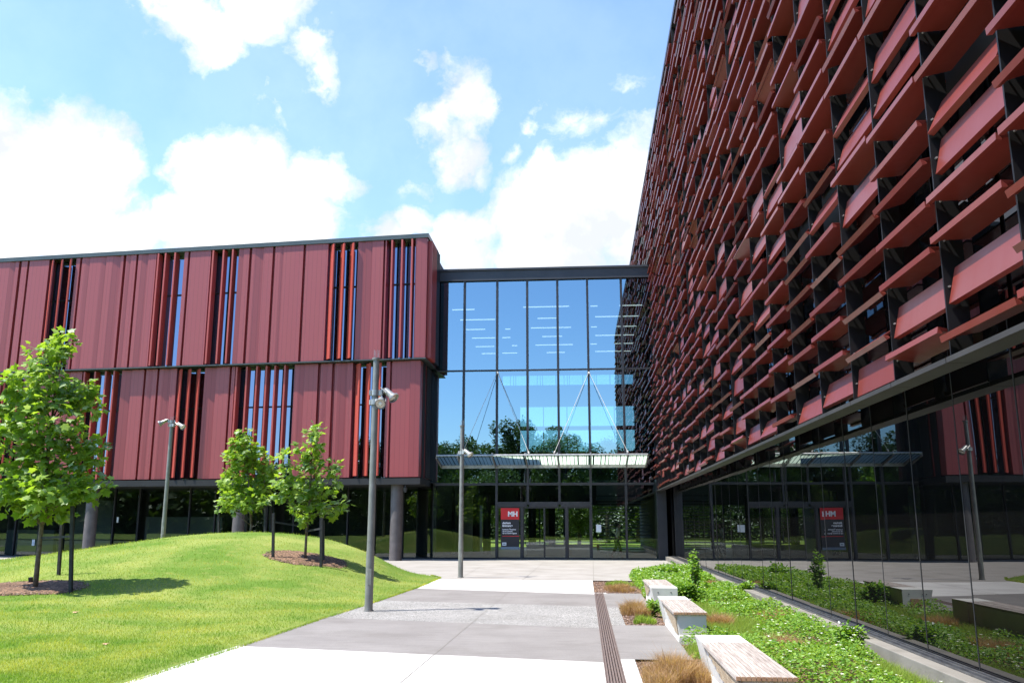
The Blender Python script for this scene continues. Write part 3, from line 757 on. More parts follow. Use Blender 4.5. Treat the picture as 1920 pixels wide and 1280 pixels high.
# ------------------------------------------------------------------ louvred wing (right)
XS = 3.30; ZS = 3.16; HW = 19.5; YE = 60.4; Y0 = 2.32; SP = 1.515; XWALL = 4.05; ZK = .19
wg = thing('louvred_block', 'tall block screened by rows of tilting dark red metal louvres above a black glass base', 'building', (XW, 30, 0))
c = MB(); c.bb(XWALL+.03, 18, Y0-1, YE, ZS+.6, HW-.1); obj('wall', c, M['black'], wg)
c = MB(); c.bb(XWALL+.1, 18, Y0-1, YE, 0, ZS+.59); obj('base_wall', c, M['black'], wg)
c = MB(); c.bb(XS+.12, 18.1, Y0-1.1, YE+.1, HW-.09, HW+.12); obj('roof_edge', c, M['charcoal'], wg)
NC = int((YE-Y0)/SP)
for i in range(NC):
    ya, yb = Y0+i*SP, Y0+(i+1)*SP
    c = MB(); c.bb(XS+.08, XS+.33, ya+.008, yb-.008, ZS, ZS+.05); obj('soffit_flashing', c, M['flash'], wg)
# curtain wall behind the screen
for i in range(5):
    z0 = ZS+.62+i*3.25; z1 = z0+2.5
    c = MB()
    for j in range(NC):
        ya, yb = Y0+j*SP+.05, Y0+(j+1)*SP-.05; t = R.uniform(-.004, .004)
        c.quad((XWALL-.02-t, yb, z0), (XWALL-.02+t, ya, z0), (XWALL-.02+t, ya, min(z1, HW-.3)), (XWALL-.02-t, yb, min(z1, HW-.3)))
    obj('window_band', c, M['glass_band'], wg)
# fins
for i in range(NC+1):
    y = Y0+i*SP; c = MB(); c.bb(XS+.13, 3.64, y-.012, y+.012, ZS+.052, HW-.1); obj('fin', c, M['finblack'], wg)
# louvre blades
RP = .440; NR = int((HW-ZS-.1)/RP)
def blade_geo(ang, c, y, z):
    """ang: 0 = lying flat, pointing out; positive = outer edge raised; 90 = closed"""
    a = rad(ang-5); ch = .345; th = .062; l = SP/2-.02; e = .05
    ox, oz = -math.cos(a), math.sin(a); nx, nz = math.sin(a), math.cos(a)
    def P(s, t, yy): return (XS+.21+ox*s+nx*t, y+yy, z+oz*s+nz*t)
    s0, s1 = -ch/2, ch/2; t0, t1 = -th/2, th/2
    vs = [P(s1, t0, -l), P(s1, t0, l), P(s1, t1, -l), P(s1, t1, l), P(s0, t1*.6, -l+e), P(s0, t1*.6, l-e), P(s0, t0*.3, -l+e), P(s0, t0*.3, l-e), P(s1-.05, t0, -l+.0), P(s1-.05, t0, l), P(s1-.05, t0+.03, -l+e*.3), P(s1-.05, t0+.03, l-e*.3)]
    c.add(vs, [(0, 1, 3, 2), (2, 3, 5, 4), (4, 5, 7, 6), (0, 8, 9, 1), (8, 10, 11, 9), (10, 6, 7, 11), (0, 2, 4, 6, 10, 8), (1, 9, 11, 7, 5, 3)])
allb = []
for j in range(NC):
    yc = Y0+(j+.5)*SP
    for i in range(NR):
        z = ZS+.27+i*RP
        n = mnoise.noise(Vector((yc*.23, z*.33, 1.7)))
        r = R.random()+n*.16
        low_ = z < 6.5
        if r < .15: ang = R.choice((-70, -82, -62))
        elif r < (.36 if low_ else .31): ang = R.choice((-30, -42, -24))
        elif r < .54: ang = R.choice((-12, -6))
        elif r < .88: ang = R.choice((0, 4, 7))
        elif r < .98: ang = R.choice((9, 15))
        else: ang = R.choice((30, 45))
        if R.random() < .07: ang = -76
        z += R.uniform(-.05, .05)
        if i == NR-1: z -= .04
        if i == 0: z = max(z, ZS+.25)
        p = Vector((XS, yc, z))-CAM
        f = p.x*FH[0]*math.cos(TH)+p.y*FH[1]*math.cos(TH)+p.z*math.sin(TH)
        rx = (p.x*RT[0]+p.y*RT[1])/f*FPX+960; uy = 640-(-p.x*FH[0]*math.sin(TH)-p.y*FH[1]*math.sin(TH)+p.z*math.cos(TH))/f*FPX if f > .1 else 1e9
        vis = f > .5 and rx < 1960 and -40 < uy < 1300
        allb.append((0 if vis else 1, p.length, ang, yc, z))
allb.sort(key=lambda t: (t[0], t[1]))
for k, (v, dd, ang, yc, z) in enumerate(allb[:99]):
    c = MB(); blade_geo(ang, c, yc, z); bo = obj('louvre', c, M['louvre'], wg)
    s = MB(); s.cyl((XS+.17, yc+SP/2-.045, z), (XS+.17, yc+SP/2-.015, z), .010, n=6); obj('bolt', s, M['bracket'], bo)
c = MB()
for v, dd, ang, yc, z in allb[99:]: blade_geo(ang, c, yc, z)
tag(obj('louvre', c, M['louvre'], wg), kind='stuff')
# black glass base, one pane at a time
j = 0; yy = 1.52; GW = 1.40
while yy < YA-.7:
    y1 = min(yy+GW, YA-.6); t = R.uniform(-.0035, .0035); s = R.uniform(-.003, .003); c = MB()
    c.quad((XW-t+s, y1-.008, ZK+.02), (XW+t+s, yy+.008, ZK+.02), (XW+t, yy+.008, ZS+.58), (XW-t, y1-.008, ZS+.58)); obj('base_pane', c, M['glass_black'], wg)
    c = MB(); c.bb(XW-.003, XW+.03, y1-.009, y1+.009, ZK+.02, ZS+.58); obj('pane_joint', c, M['black'], wg)
    yy += GW
c = MB(); c.bb(XW-.02, XW+.02, 1.5, YA-.6, ZK-.02, ZK+.018); c.bb(XW-.075, XW-.05, 1.5, YA-.6, ZK-.02, ZK+.012); c.bb(XW-.139, XW-.12, 1.5, YA-.6, ZK-.02, ZK+.006); obj('base_channel', c, M['channel'], wg)
c = MB(); c.bb(XW-.119, XW-.021, 1.5, YA-.6, -.05, ZK-.021); obj('channel_bed', c, M['black'], wg)
c = MB(); c.bb(XW+.021, XW+.09, 1.5, YA-.6, -.05, ZK+.01); obj('base_rail', c, M['black'], wg)
kb = MB(); kb.bb(3.70, XW-.141, 1.5, YA-.6, -.2, ZK-.012); tag(obj('kerb', kb, M['kerb'], bevel=.01), kind='structure')
# ------------------------------------------------------------------ lamp posts
def spotlight(par, origin, d, long=.30):
    """origin = clamp point on the pole (local), d = aiming direction"""
    d = Vector(d).normalized(); o = Vector(origin)
    h = MB(); h.cyl(o-d*.10, o+d*.10, .060, .070, n=20); h.cyl(o+d*.10, o+d*.18, .070, .108, n=24, cap=False); h.cyl(o+d*.17, o+d*.20, .114, .114, n=24, cap=False); h.cyl(o-d*.12, o-d*.10, .04, .060, n=16)
    s = obj('spotlight', h, M['lampwhite'], par, smooth=40, local=True)
    l = MB(); l.cyl(o+d*.15, o+d*.162, .094, .094, n=24); obj('lens', l, M['lens'], s, smooth=40, local=True)
    l = MB(); l.cyl(o+d*.163, o+d*.185, .04, .025, n=16); obj('bulb', l, M['signwhite'], s, smooth=40, local=True)
    side = d.cross(Vector((0, 0, 1))).normalized()
    l = MB(); 
    for q in (-1, 1): l.tube([o+side*.10*q+d*.02, o+side*.10*q-d*.16], [.012, .012], 6)
    l.tube([o+side*.10-d*.16, o-side*.10-d*.16], [.012, .012], 6); obj('yoke', l, M['bracket'], s, local=True)
    return s
def lamp(base, top, label, heads, spikes=True, rz=0):
    H_ = top-base[2]
    t = thing('lamp_post', label, 'lamp post', base, 'grey lamp posts with clamped spotlights')
    c = MB(); c.cyl((0, 0, -.05), (0, 0, H_*.23), .080, n=24); c.cyl((0, 0, H_*.23), (0, 0, H_), .073, .062, n=24); c.cyl((0, 0, -.02), (0, 0, .02), .10, n=24)
    obj('pole', c, M['galv'], t, smooth=40, local=True)
    c = MB(); c.cyl((0, 0, H_-.005), (0, 0, H_+.03), .088, n=24); cap = obj('pole_cap', c, M['galv'], t, smooth=40, local=True)
    if spikes:
        for i in range(6):
            a = i*PI/3; c = MB(); c.cyl((math.cos(a)*.05, math.sin(a)*.05, H_+.028), (math.cos(a)*.055, math.sin(a)*.055, H_+.20), .0035, n=5); obj('bird_spike', c, M['bracket'], cap, local=True)
    c = MB(); c.box((.02, -.080, H_*.13), (.07, .012, .30)); obj('access_door', c, M['galv'], t, local=True, bevel=.004)
    for (z, side, d, r) in heads:
        side = Vector(side).normalized(); o = side*r+Vector((0, 0, z))
        c = MB(); c.cyl((0, 0, z-.06), (0, 0, z+.05), .092, n=18); m_ = Matrix.Rotation(math.atan2(side.y, side.x), 3, 'Z')
        c.box(side*.11+Vector((0, 0, z)), (.07, .12, .11), mtx=m_); c.box(side*-.10+Vector((0, 0, z)), (.04, .13, .10), mtx=m_)
        k = obj('clamp', c, M['bracket'], t, smooth=40, local=True)
        c = MB(); c.tube([side*.12+Vector((0, 0, z)), side*(r-.05)+Vector((0, 0, z+.02)), o-Vector(d).normalized()*.12], [.018, .018, .018], 8); obj('arm', c, M['bracket'], k, local=True)
        spotlight(t, o, d)
    c = MB(); z = heads[0][0]
    c.tube([(.07, -.03, z+.14), (.14, -.04, z+.19), (.19, -.04, z+.16), (.2, -.02, z+.05)], [.006]*4, 5); obj('cable', c, M['black'], t, local=True)
    return t
b1 = gz(691, 1145); t1 = aty(696, 674, b1.y).z
z1 = aty(696, 748, b1.y).z
lamp(b1, t1, 'tallest lamp post with two spotlights, standing on the speckled path band nearest the camera', [(z1-.06, (.75, -.65, 0), (.16, -.85, -.45), .19), (z1+.13, (1, .05, 0), (.62, -.25, -.55), .27)])
b2 = gz(863.5, 1082); t2 = aty(863, 799, b2.y).z; z2 = aty(863, 848, b2.y).z
lamp(b2, t2, 'lamp post with one white spotlight, standing in front of the atrium entrance', [(z2, (.7, -.6, 0), (.75, -.45, -.62), .24)])
p3 = aty(306, 1000, 31.5); b3 = Vector((p3.x, 31.5, lawn_z(p3.x, 31.5)-.03)); t3 = aty(311, 791, 31.5).z; z3 = aty(311, 832, 31.5).z
lamp(b3, t3, 'lamp post with spotlights on both sides, rising from behind the left slope of the mound', [(z3, (-.8, -.3, 0), (-.8, -.2, -.45), .26), (z3-.14, (.9, -.3, 0), (.8, -.3, -.5), .40)])

# ------------------------------------------------------------------ benches
def bench(label, x0, x1, ya, yb, flip):
    """concrete bench: cap at one end, timber seat over the rest; ya near, yb far"""
    t = thing('bench', label, 'bench', ((x0+x1)/2, (ya+yb)/2, 0), 'concrete and timber benches along the planted bed')
    hy = (yb-ya)/2; w = (x1-x0)/2; z = .42
    s = -1 if flip else 1            # +1: cap at the far end
    Y = lambda v: v*s
    capy = hy-.62
    def yo(a, b): return (min(a, b), max(a, b))
    c = MB()
    y0, y1 = yo(Y(-hy+.03), Y(capy))
    # main body: left face leans inwards towards the ground
    def body(y0, y1, zt, lt, lb):
        c.hexa([(-w+lb, y0, -.04), (w-.01, y0, -.04), (w-.01, y1, -.04), (-w+lb, y1, -.04)], [(-w+lt, y0, zt), (w-.01, y0, zt), (w-.01, y1, zt), (-w+lt, y1, zt)])
    body(y0, y1, z-.035, .035, .10)
    y2, y3 = yo(Y(capy+.002), Y(hy))
    c.hexa([(-w+.10, y2, -.04), (w, y2, -.04), (w, y3, -.04), (-w+.10, y3, -.04)], [(-w, y2, z), (w, y2, z), (w, y3, z), (-w, y3, z)])
    # base plinth strip
    y4, y5 = yo(Y(-hy), Y(capy-.01))
    c.hexa([(-w+.06, y4+.01, -.04), (w-.02, y4+.01, -.04), (w-.02, y5, -.04), (-w+.06, y5, -.04)], [(-w+.075, y4+.01, .09), (w-.02, y4+.01, .09), (w-.02, y5, .09), (-w+.075, y5, .09)])
    obj('concrete_body', c, M['benchc'], t, local=True, bevel=.006)
    c = MB(); n = 12; ww = (2*w+.004)/n; y6, y7 = yo(Y(-hy), Y(capy-.006))
    for i in range(n): c.bb(-w-.002+i*ww+.003, -w-.002+(i+1)*ww-.003, y6, y7, z-.034, z+R.uniform(-.0012, .0012))
    obj('seat_slats', c, M['timber'], t, local=True)
    c = MB(); ye = Y(-hy)-(.004*s)
    for i in range(n): a, b_ = yo(ye, Y(-hy)+.0005*s); c.bb(-w-.002+i*ww+.003, -w-.002+(i+1)*ww-.003, a, b_, z-.033, z-.001)
    obj('slat_ends', c, M['timberred'], t, local=True)
    c = MB(); k = 8
    for i in range(k):           # slanting side slats, tapering towards the cap end
        za = z-.045-i*.036; zb_ = za-.031; f0 = i/k; f1 = (i+1)/k
        yn = Y(-hy+.01+f0*.10); yf = Y(capy-.10-f0*(2*hy)*.62)
        l = lambda zz: -w+.035+(.065)*(z-.035-zz)/(z+.005)-.002
        y8, y9 = yo(yn, yf)
        c.hexa([(l(zb_)-.014, y8, zb_), (l(zb_)+.01, y8, zb_), (l(zb_)+.01, y9, zb_), (l(zb_)-.014, y9, zb_)], [(l(za)-.014, y8, za), (l(za)+.01, y8, za), (l(za)+.01, y9, za), (l(za)-.014, y9, za)])
    obj('side_slats', c, M['timberside'], t, local=True)
    if flip:
        c = MB(); 
        for xx in (-.13, .13): c.cyl((xx, -hy-.001, .33), (xx, -hy-.006, .33), .012, n=10)
        obj('fixing', c, M['channel'], t, local=True); c = MB(); c.bb(-.11, .11, -hy-.006, -hy-.0005, .06, .24); obj('access_plate', c, M['timberred'], t, local=True)
    return t
bench('nearest concrete and timber bench, cut off by the bottom edge of the photo', 1.26, 1.775, 8.05, 10.92, False)
bench('middle bench with white concrete far end, beside the small brown and green planter square', 1.27, 1.76, 13.6, 16.5, False)
bench('farthest bench with its white concrete end nearest the camera and timber top behind', 1.31, 1.84, 18.6, 21.3, True)

# ------------------------------------------------------------------ trees
LEAF = [(0, 0), (.16, .10), (.46, .06), (.36, .34), (.56, .62), (.24, .66), (0, 1.0), (-.24, .66), (-.56, .62), (-.36, .34), (-.46, .06), (-.16, .10)]
def leaf(mb, p, d, up, size, fold=.25, shape=LEAF):
    d = d.normalized(); s = d.cross(up)
    s = s.normalized() if s.length > 1e-3 else d.orthogonal().normalized(); n = s.cross(d)
    vs = [p+(s*a+d*(b)+n*(-fold*abs(a)-.18*b*b))*size for a, b in shape]; k = len(shape); m = k//2
    mb.add(vs, [(0, 1, 2, 3), (0, 3, 4, 5), (0, 5, 6), (0, 6, 7), (0, 7, 8, 9), (0, 9, 10, 11)])
def in_blob(rr):
    while True:
        v = Vector((rr.uniform(-1, 1), rr.uniform(-1, 1), rr.uniform(-1, 1)))
        l = v.length
        if l < 1 and rr.random() < .25+.75*l: return v
def tree(name, label, base, trunk, blobs, nleaf, lsize, Y, tr, seed, pale=.12):
    """trunk: picture-derived points at depth Y (converted to metres); blobs: (px, py, rx, ry, weight) ellipsoids of foliage"""
    rr = random.Random(seed)
    t = thing(name, label, 'tree', base)
    tp = [Vector(base)+Vector((0, 0, -.1))]+[aty(x, y, Y) for x, y in trunk]
    dsc = Y/1683
    c = MB(); n = len(tp); c.tube(tp, [tr*(1-.8*i/(n-1)) for i in range(n)], 10); cr_ = MB(); leaves = MB(); pales = MB()
    W = sum(b[4] for b in blobs)
    tips = []
    for bx, by, rx, ry, wt in blobs:
        cc = aty(bx, by, Y); RX, RZ = rx*dsc, ry*dsc
        cc = cc+Vector((0, rr.uniform(-.35, .35)*RX*2, 0))
        # limb from the trunk to the blob
        o = min(tp[1:], key=lambda q: (q-cc+Vector((0, 0, RZ+.3))).length)
        mid = (o+cc)/2+Vector((rr.uniform(-.1, .1), rr.uniform(-.1, .1), .05)); c.tube([o, mid, cc], [tr*.38, tr*.26, tr*.12], 6)
        for k in range(max(3, int(wt*5))):
            v = in_blob(rr); e = cc+Vector((v.x*RX, v.y*RX, v.z*RZ))*.9; c.tube([cc+(e-cc)*.05, cc+(e-cc)*.5+Vector((0, 0, .03)), e], [tr*.12, tr*.08, tr*.03], 4)
        m = int(nleaf*wt/W); done = 0
        while done < m:
            v = in_blob(rr); q = cc+Vector((v.x*RX, v.y*RX, v.z*RZ))
            # a twig cluster of several leaves
            for _ in range(rr.randint(3, 7)):
                a = Vector((rr.gauss(0, 1), rr.gauss(0, 1), rr.gauss(-.25, .7))).normalized()
                if a.length < .1: continue
                out = Vector((v.x, v.y, v.z*.4)); d = (a+out*.8).normalized(); up = Vector((rr.gauss(0, .5)-.15, rr.gauss(0, .5)-.1, 1)).normalized()
                sz = lsize*rr.uniform(.38, 1.22); tgt = pales if rr.random() < pale*(1.6 if v.z > .3 else .7) else leaves
                leaf(tgt, q+a*lsize*.5, d, up, sz, rr.uniform(.1, .5)); done += 1
    obj('trunk', c, M['bark'], t, smooth=180)
    k = obj('crown', leaves, M['leaf'], t)
    if pales.v: obj('pale_leaves', pales, M['leafpale'], k)
    return t
def mulch(p, rx, ry, n, label):
    c = MB(); rr = random.Random(int(p[0]*100)); k = 40
    pts = []
    for i in range(k):
        a = 2*PI*i/k; w = 1+.10*rr.uniform(-1, 1)
        pts.append((p[0]+math.cos(a)*rx*w, p[1]+math.sin(a)*ry*w))
    vs = [(p[0], p[1], lawn_z(p[0], p[1])+.05)]
    for f, h in ((.5, .05), (.85, .04), (1, .004)):
        for q in pts: x = p[0]+(q[0]-p[0])*f; y = p[1]+(q[1]-p[1])*f; vs.append((x, y, lawn_z(x, y)+h))
    fs = [(0, 1+i, 1+(i+1) % k) for i in range(k)]
    for r_ in range(2):
        o = 1+r_*k; fs += [(o+i, o+k+i, o+k+(i+1) % k, o+(i+1) % k) for i in range(k)]
    c.add(vs, fs); ch = MB()
    for _ in range(n):
        a = rr.random()*2*PI; f = math.sqrt(rr.random())*1.03; x = p[0]+math.cos(a)*rx*f; y = p[1]+math.sin(a)*ry*f
        z = lawn_z(x, y)+.05*(1-.6*f); l = rr.uniform(.02, .075); w = rr.uniform(.008, .022)
        ch.box((x, y, z), (l, w, .006), mtx=Matrix.Rotation(rr.random()*PI, 3, 'Z') @ Matrix.Rotation(rr.uniform(-.5, .5), 3, 'Y'))
    o = tag(obj('bark_mulch', c, M['soil']), label, 'mulch'); o['kind'] = 'stuff'
    o2 = obj('wood_chips', ch, M['chip'], o); 
    return o
m_, nt, out = mat('wood_chip'); p_ = N(nt, 'BsdfPrincipled'); p_.inputs['Roughness'].default_value = .9; g_ = N(nt, 'NewGeometry'); cr_ = N(nt, 'ValToRGB')
cr_.color_ramp.elements[0].color = (.10, .055, .035, 1); cr_.color_ramp.elements[1].color = (.38, .27, .21, 1); L(nt, g_.outputs['Random Per Island'], cr_.inputs[0]); L(nt, cr_.outputs[0], p_.inputs['Base Color']); L(nt, p_.outputs[0], out.inputs[0]); M['chip'] = m_

def support(label, pts, bars, r=.035):
    """pts: list of (base, top) stakes; bars: list of (p, q) rails"""
    t = thing('tree_stakes', label, 'tree stakes', pts[0][0])
    for a, b_ in pts:
        c = MB(); d = (b_-a); c.box((a+b_)/2, (r*2, r*2, d.length), mtx=d.to_track_quat('Z', 'Y').to_matrix()); obj('stake', c, M['stake'], t, bevel=.004)
    for a, b_ in bars:
        d = (b_-a); c = MB(); c.box((a+b_)/2, (.012, .05, d.length), mtx=d.to_track_quat('Z', 'Y').to_matrix()); obj('tie_strap', c, M['stake'], t)
    return t
# tree 1 (left, large)
T1 = at_lawn(66, 1104)
tree('plane_tree', 'largest young tree, left foreground, with dense broad maple-like leaves and a leaning pale trunk', T1, [(71, 1050), (78, 985), (84, 930), (90, 860), (97, 790), (104, 720), (110, 650)],
     [(112, 640, 20, 30, .45), (98, 672, 36, 32, .8), (84, 722, 55, 40, 1.5), (128, 728, 42, 36, 1.1), (52, 770, 56, 44, 1.6), (120, 790, 58, 44, 1.9), (30, 838, 60, 46, 1.8), (100, 856, 70, 46, 2.1), (158, 846, 38, 40, .9), (50, 905, 62, 42, 1.9), (125, 915, 62, 40, 1.8), (176, 912, 36, 26, .5), (15, 930, 40, 38, .8), (85, 950, 50, 28, 1.0), (140, 750, 44, 30, .7), (0, 790, 40, 50, .8)],
     3700, .20, T1.y, .06, 5, .2)
mulch((T1.x-.25, T1.y), 1.35, 1.0, 2600, 'oval of reddish brown bark mulch round the foot of the largest tree')
s1 = [at_lawn(x, y) for x, y in ((133, 1112), (110, 1078))]
def up_at(p, px, py): q = aty(px, py, p.y); return Vector((q.x, p.y, q.z))
support('two tall black timber stakes beside the largest tree on the left', [(s1[0]-Vector((0, 0, .1)), up_at(s1[0], 136, 948)), (s1[1]-Vector((0, 0, .1)), up_at(s1[1], 119, 940))],
        [(up_at(s1[0], 135, 1005), up_at(T1, 75, 1008))])
c = MB(); q = at_lawn(57, 1095); c.box(q+Vector((0, 0, .06)), (.07, .07, .2), mtx=Matrix.Rotation(.2, 3, 'X')); tag(obj('cut_stake', c, M['stake'], loc=q), 'short cut off stake stub in the mulch left of the largest trunk', 'stake')
# tree 3 (on the mound, right)
T3 = at_lawn(572, 1049)
tree('plane_tree', 'open young tree with three leafy leads on the right slope of the mound', T3, [(574, 1010), (577, 975), (580, 940), (583, 900), (584, 860), (588, 825), (592, 805)],
     [(594, 808, 14, 14, .5), (585, 835, 24, 20, 1.0), (572, 862, 20, 22, .7), (588, 880, 26, 22, .9), (540, 866, 15, 18, .5), (541, 900, 26, 18, .8), (560, 916, 28, 20, .9), (590, 925, 36, 24, 1.3), (628, 876, 16, 12, .45), (620, 900, 24, 14, .5), (534, 926, 20, 11, .35), (570, 950, 36, 18, 1.1), (612, 950, 26, 16, .8), (640, 942, 14, 9, .15), (580, 968, 22, 12, .5)],
     1050, .19, T3.y, .04, 9, .25)
mulch((T3.x, T3.y+.1), 1.15, .95, 1500, 'oval of brown bark mulch on the mound slope under the open young tree')
sp = [at_lawn(x, y) for x, y in ((512, 1046), (602, 1063), (606, 1052))]
support('black stakes and rails bracing the open young tree on the mound', [(sp[0]-Vector((0, 0, .1)), up_at(sp[0], 513, 962)), (sp[1]-Vector((0, 0, .1)), up_at(sp[1], 603, 970)), (sp[2]-Vector((0, 0, .1)), up_at(sp[2], 606, 975))],
        [(up_at(sp[0], 514, 978), up_at(T3, 576, 988)), (up_at(T3, 576, 995), up_at(sp[1], 604, 990))])
# tree 2 (behind the crest)
Y2 = 31.5; q = aty(470, 998, Y2); T2 = Vector((q.x, Y2, lawn_z(q.x, Y2)))
tree('plane_tree', 'bushy young tree standing just behind the crest of the mound', T2, [(471, 985), (470, 960), (468, 930), (465, 890), (462, 850), (464, 815)],
     [(462, 815, 14, 18, .5), (458, 842, 28, 22, 1.0), (474, 850, 22, 20, .7), (448, 872, 32, 26, 1.3), (482, 880, 28, 28, 1.2), (430, 908, 26, 20, .8), (465, 908, 34, 24, 1.4), (490, 908, 18, 28, .7), (450, 936, 30, 22, .9), (482, 938, 30, 18, .9), (425, 928, 20, 22, .6), (428, 950, 18, 14, .35), (480, 860, 36, 20, .6)],
     1900, .20, Y2, .05, 13, .10)
def gp(px, Y): q = aty(px, 1000, Y); return Vector((q.x, Y, lawn_z(q.x, Y)-.1))
ss = [gp(411, 31.3), gp(497, 31.0), gp(507.5, 32), gp(461, 32.4)]
support('black stakes and rails round the bushy young tree behind the mound crest', [(s, up_at(s, px, py)) for s, px, py in zip(ss, (410, 497, 507, 462), (946, 945, 938, 956))],
        [(up_at(ss[0], 410, 953), up_at(ss[3], 470, 962)), (up_at(ss[3], 462, 961), up_at(ss[1], 497, 952))])

# large trees: behind the camera (mirrored in the glass) and beyond the building
def big_tree(seed, h, w):
    rr = random.Random(seed); t = thing('broad_tree', 'x', 'tree', (0, 0, 0))
    c = MB(); c.tube([(0, 0, -.2), (.1, 0, h*.2), (-.1, .1, h*.45), (0, 0, h*.8)], [.34, .27, .2, .05], 10)
    lf = MB()
    for k in range(26):
        f = rr.random(); z = h*(.26+.66*f); rad_ = w*math.sin(PI*min(.97, .12+.83*(1-f)))**.6; a = rr.random()*2*PI; r_ = rad_*math.sqrt(rr.random())*.85
        cc = Vector((math.cos(a)*r_, math.sin(a)*r_, z)); br = rr.uniform(.9, 1.7)*w/4.2
        c.tube([(0, 0, max(h*.2, z-1.8)), cc*.6+Vector((0, 0, z*.38)), cc], [.12, .07, .02], 5)
        for _ in range(270):
            v = in_blob(rr); q = cc+v*br
            for _ in range(2):
                d = Vector((rr.gauss(0, 1), rr.gauss(0, 1), rr.gauss(0, .6))); d.normalize()
                s = rr.uniform(.18, .42); n_ = d.cross(Vector((rr.gauss(0, .4), rr.gauss(0, .4), 1))).normalized()
                o = q+Vector((rr.gauss(0, .15), rr.gauss(0, .15), rr.gauss(0, .15)))
                lf.add([o, o+d*s*.5+n_*s*.35, o+d*s, o+d*s*.5-n_*s*.35], [(0, 1, 2, 3)])
    obj('trunk', c, M['darkbark'], t, smooth=180, local=True); obj('crown', lf, M['farleaf'], t, local=True)
    return t
bt = [big_tree(31, 13.5, 4.6), big_tree(32, 11.5, 5.2), big_tree(33, 15, 4.0)]
RL = 'broad dark green tree mirrored in the atrium glass, standing across the lawn behind the viewer'
BL = 'broad dark green tree seen through the entrance glass beyond the building'
spots = [(-14.5, -22, 0, 1.0, RL), (-8.5, -30, 2, 1.06, RL), (-3.0, -25, 1, 1.06, RL), (2.6, -28, 0, .92, RL), (-20, -30, 1, 1.0, RL), (-27, -26, 2, .92, RL), (8.5, -24, 1, .78, RL), (-34, -30, 0, .9, RL), (-11, -16, 1, .66, RL), (-41, -24, 2, .85, RL),
         (-9, 80, 1, .9, BL), (-3.5, 84, 0, .8, BL), (2, 79, 2, .62, BL), (-6.5, 76, 2, .45, BL), (-.5, 74, 1, .5, BL), (5, 86, 1, .75, BL)]
used = set()
for i, (x, y, k, s, lab) in enumerate(spots):
    o = bt[k] if k not in used else copy_tree(bt[k]); used.add(k)
    o.location = (x, y, 0); o.scale = (s, s, s); o.rotation_euler.z = i*1.3; o['label'] = lab; o['group'] = 'large trees behind the viewer' if lab is RL else 'large trees beyond the atrium'
def woodland(x0, x1, y, depth, h, n, seed, k=1.0):
    r_ = random.Random(seed); lf = MB()
    for _ in range(n):
        x = r_.uniform(x0, x1); top = h*(.72+.28*mnoise.noise(Vector((x*.13, seed, 0)))+.12*mnoise.noise(Vector((x*.5, seed, 3)))); z = top*r_.random()**1.1; q = Vector((x, y+r_.gauss(0, depth/3), z))
        d = Vector((r_.gauss(0, 1), r_.gauss(0, 1), r_.gauss(0, .6))).normalized(); s = r_.uniform(.5, 1.05)*k; n_ = d.cross(Vector((r_.gauss(0, .4), r_.gauss(0, .4), 1))).normalized()
        lf.add([q, q+d*s*.5+n_*s*.35, q+d*s, q+d*s*.5-n_*s*.35], [(0, 1, 2, 3)])
    return tag(obj('woodland', lf, M['farleaf']), kind='stuff')
woodland(-75, 45, -42, 9, 10.5, 60000, 3, .75); woodland(-62, 3, -33, 6, 16, 90000, 8, .6); woodland(-230, -75, -50, 14, 13, 36000, 4, 2.0); woodland(-30, 25, 96, 6, 8, 60000, 5, .5)
c = MB(); rect(c, -60, 40, 66, 140, -.02); tag(obj('far_lawn', c, M['lawn']), kind='structure')

# ------------------------------------------------------------------ planting on the right
CL = [(0, 0), (.32, .18), (.42, .5), (.2, .85), (0, 1), (-.2, .85), (-.42, .5), (-.32, .18)]
def cleaf(mb, p, d, size, rr):
    up = Vector((rr.gauss(0, .45), rr.gauss(0, .45), 1)); d.normalize(); s = d.cross(up).normalized(); n = s.cross(d)
    vs = [p+(s*a+d*b+n*(.3*abs(a)-.15*b))*size for a, b in CL]; mb.add(vs, [(0, 1, 2, 3), (0, 3, 4, 5), (0, 5, 6, 7)])
SED = [(1342, 1101, .42, 'low'), (1347, 1172, .40, 'a'), (1447, 1163, .46, 'b'), (1462, 1222, .40, 'c')]
sedp = [gz(x, y) for x, y, r, _ in SED]
cov = MB(); fl = MB(); lim = MB(); rr = random.Random(77)
def kindat(x, y):
    n = mnoise.noise(Vector((x*.75, y*.42, 9.1)))+.35*mnoise.noise(Vector((x*2.1, y*1.3, 4.2)))
    return n
n_ = 0
while n_ < 60000:
    x = rr.uniform(1.36, 3.69); u = rr.random(); y = 5.5+26.5*u**1.35
    if x < 1.9 and (y < 12.0): 
        if x < 1.84: continue
    if x < 1.86 and (13.5 < y < 16.6 or 18.5 < y < 21.4): continue
    if y > 29 and x < 1.36+(y-29)*.5: continue
    if any((x-q.x)**2+((y-q.y)*.7)**2 < .09 for q in sedp): continue
    k = kindat(x, y); edge = min(1, (3.70-x)/.15, (x-1.33)/.15+.3)
    if y > 22: k += .25
    s = 1+max(0, (y-10)/24)
    if k > -.16:
        hh = (.10+.20*min(1, (k+.16)*2.2))*edge*rr.random()**.6
        d = Vector((rr.gauss(0, 1), rr.gauss(0, 1), rr.uniform(-.1, .7)))
        cleaf(cov, Vector((x, y, hh+.0)), d, rr.uniform(.028, .055)*s*.85, rr); n_ += 1
        if rr.random() < .012:
            p = Vector((x, y, hh+.04))
            for a in range(5): q = a*2*PI/5; leaf_d = Vector((math.cos(q), math.sin(q), .3)); cleaf(fl, p, leaf_d, .020*s, rr)
    else:
        if rr.random() < .9: blades(lim, (x, y, -.02), .11*(1+.3*s)*edge, .006*s, 4, .06, .7, rr)
        n_ += 1
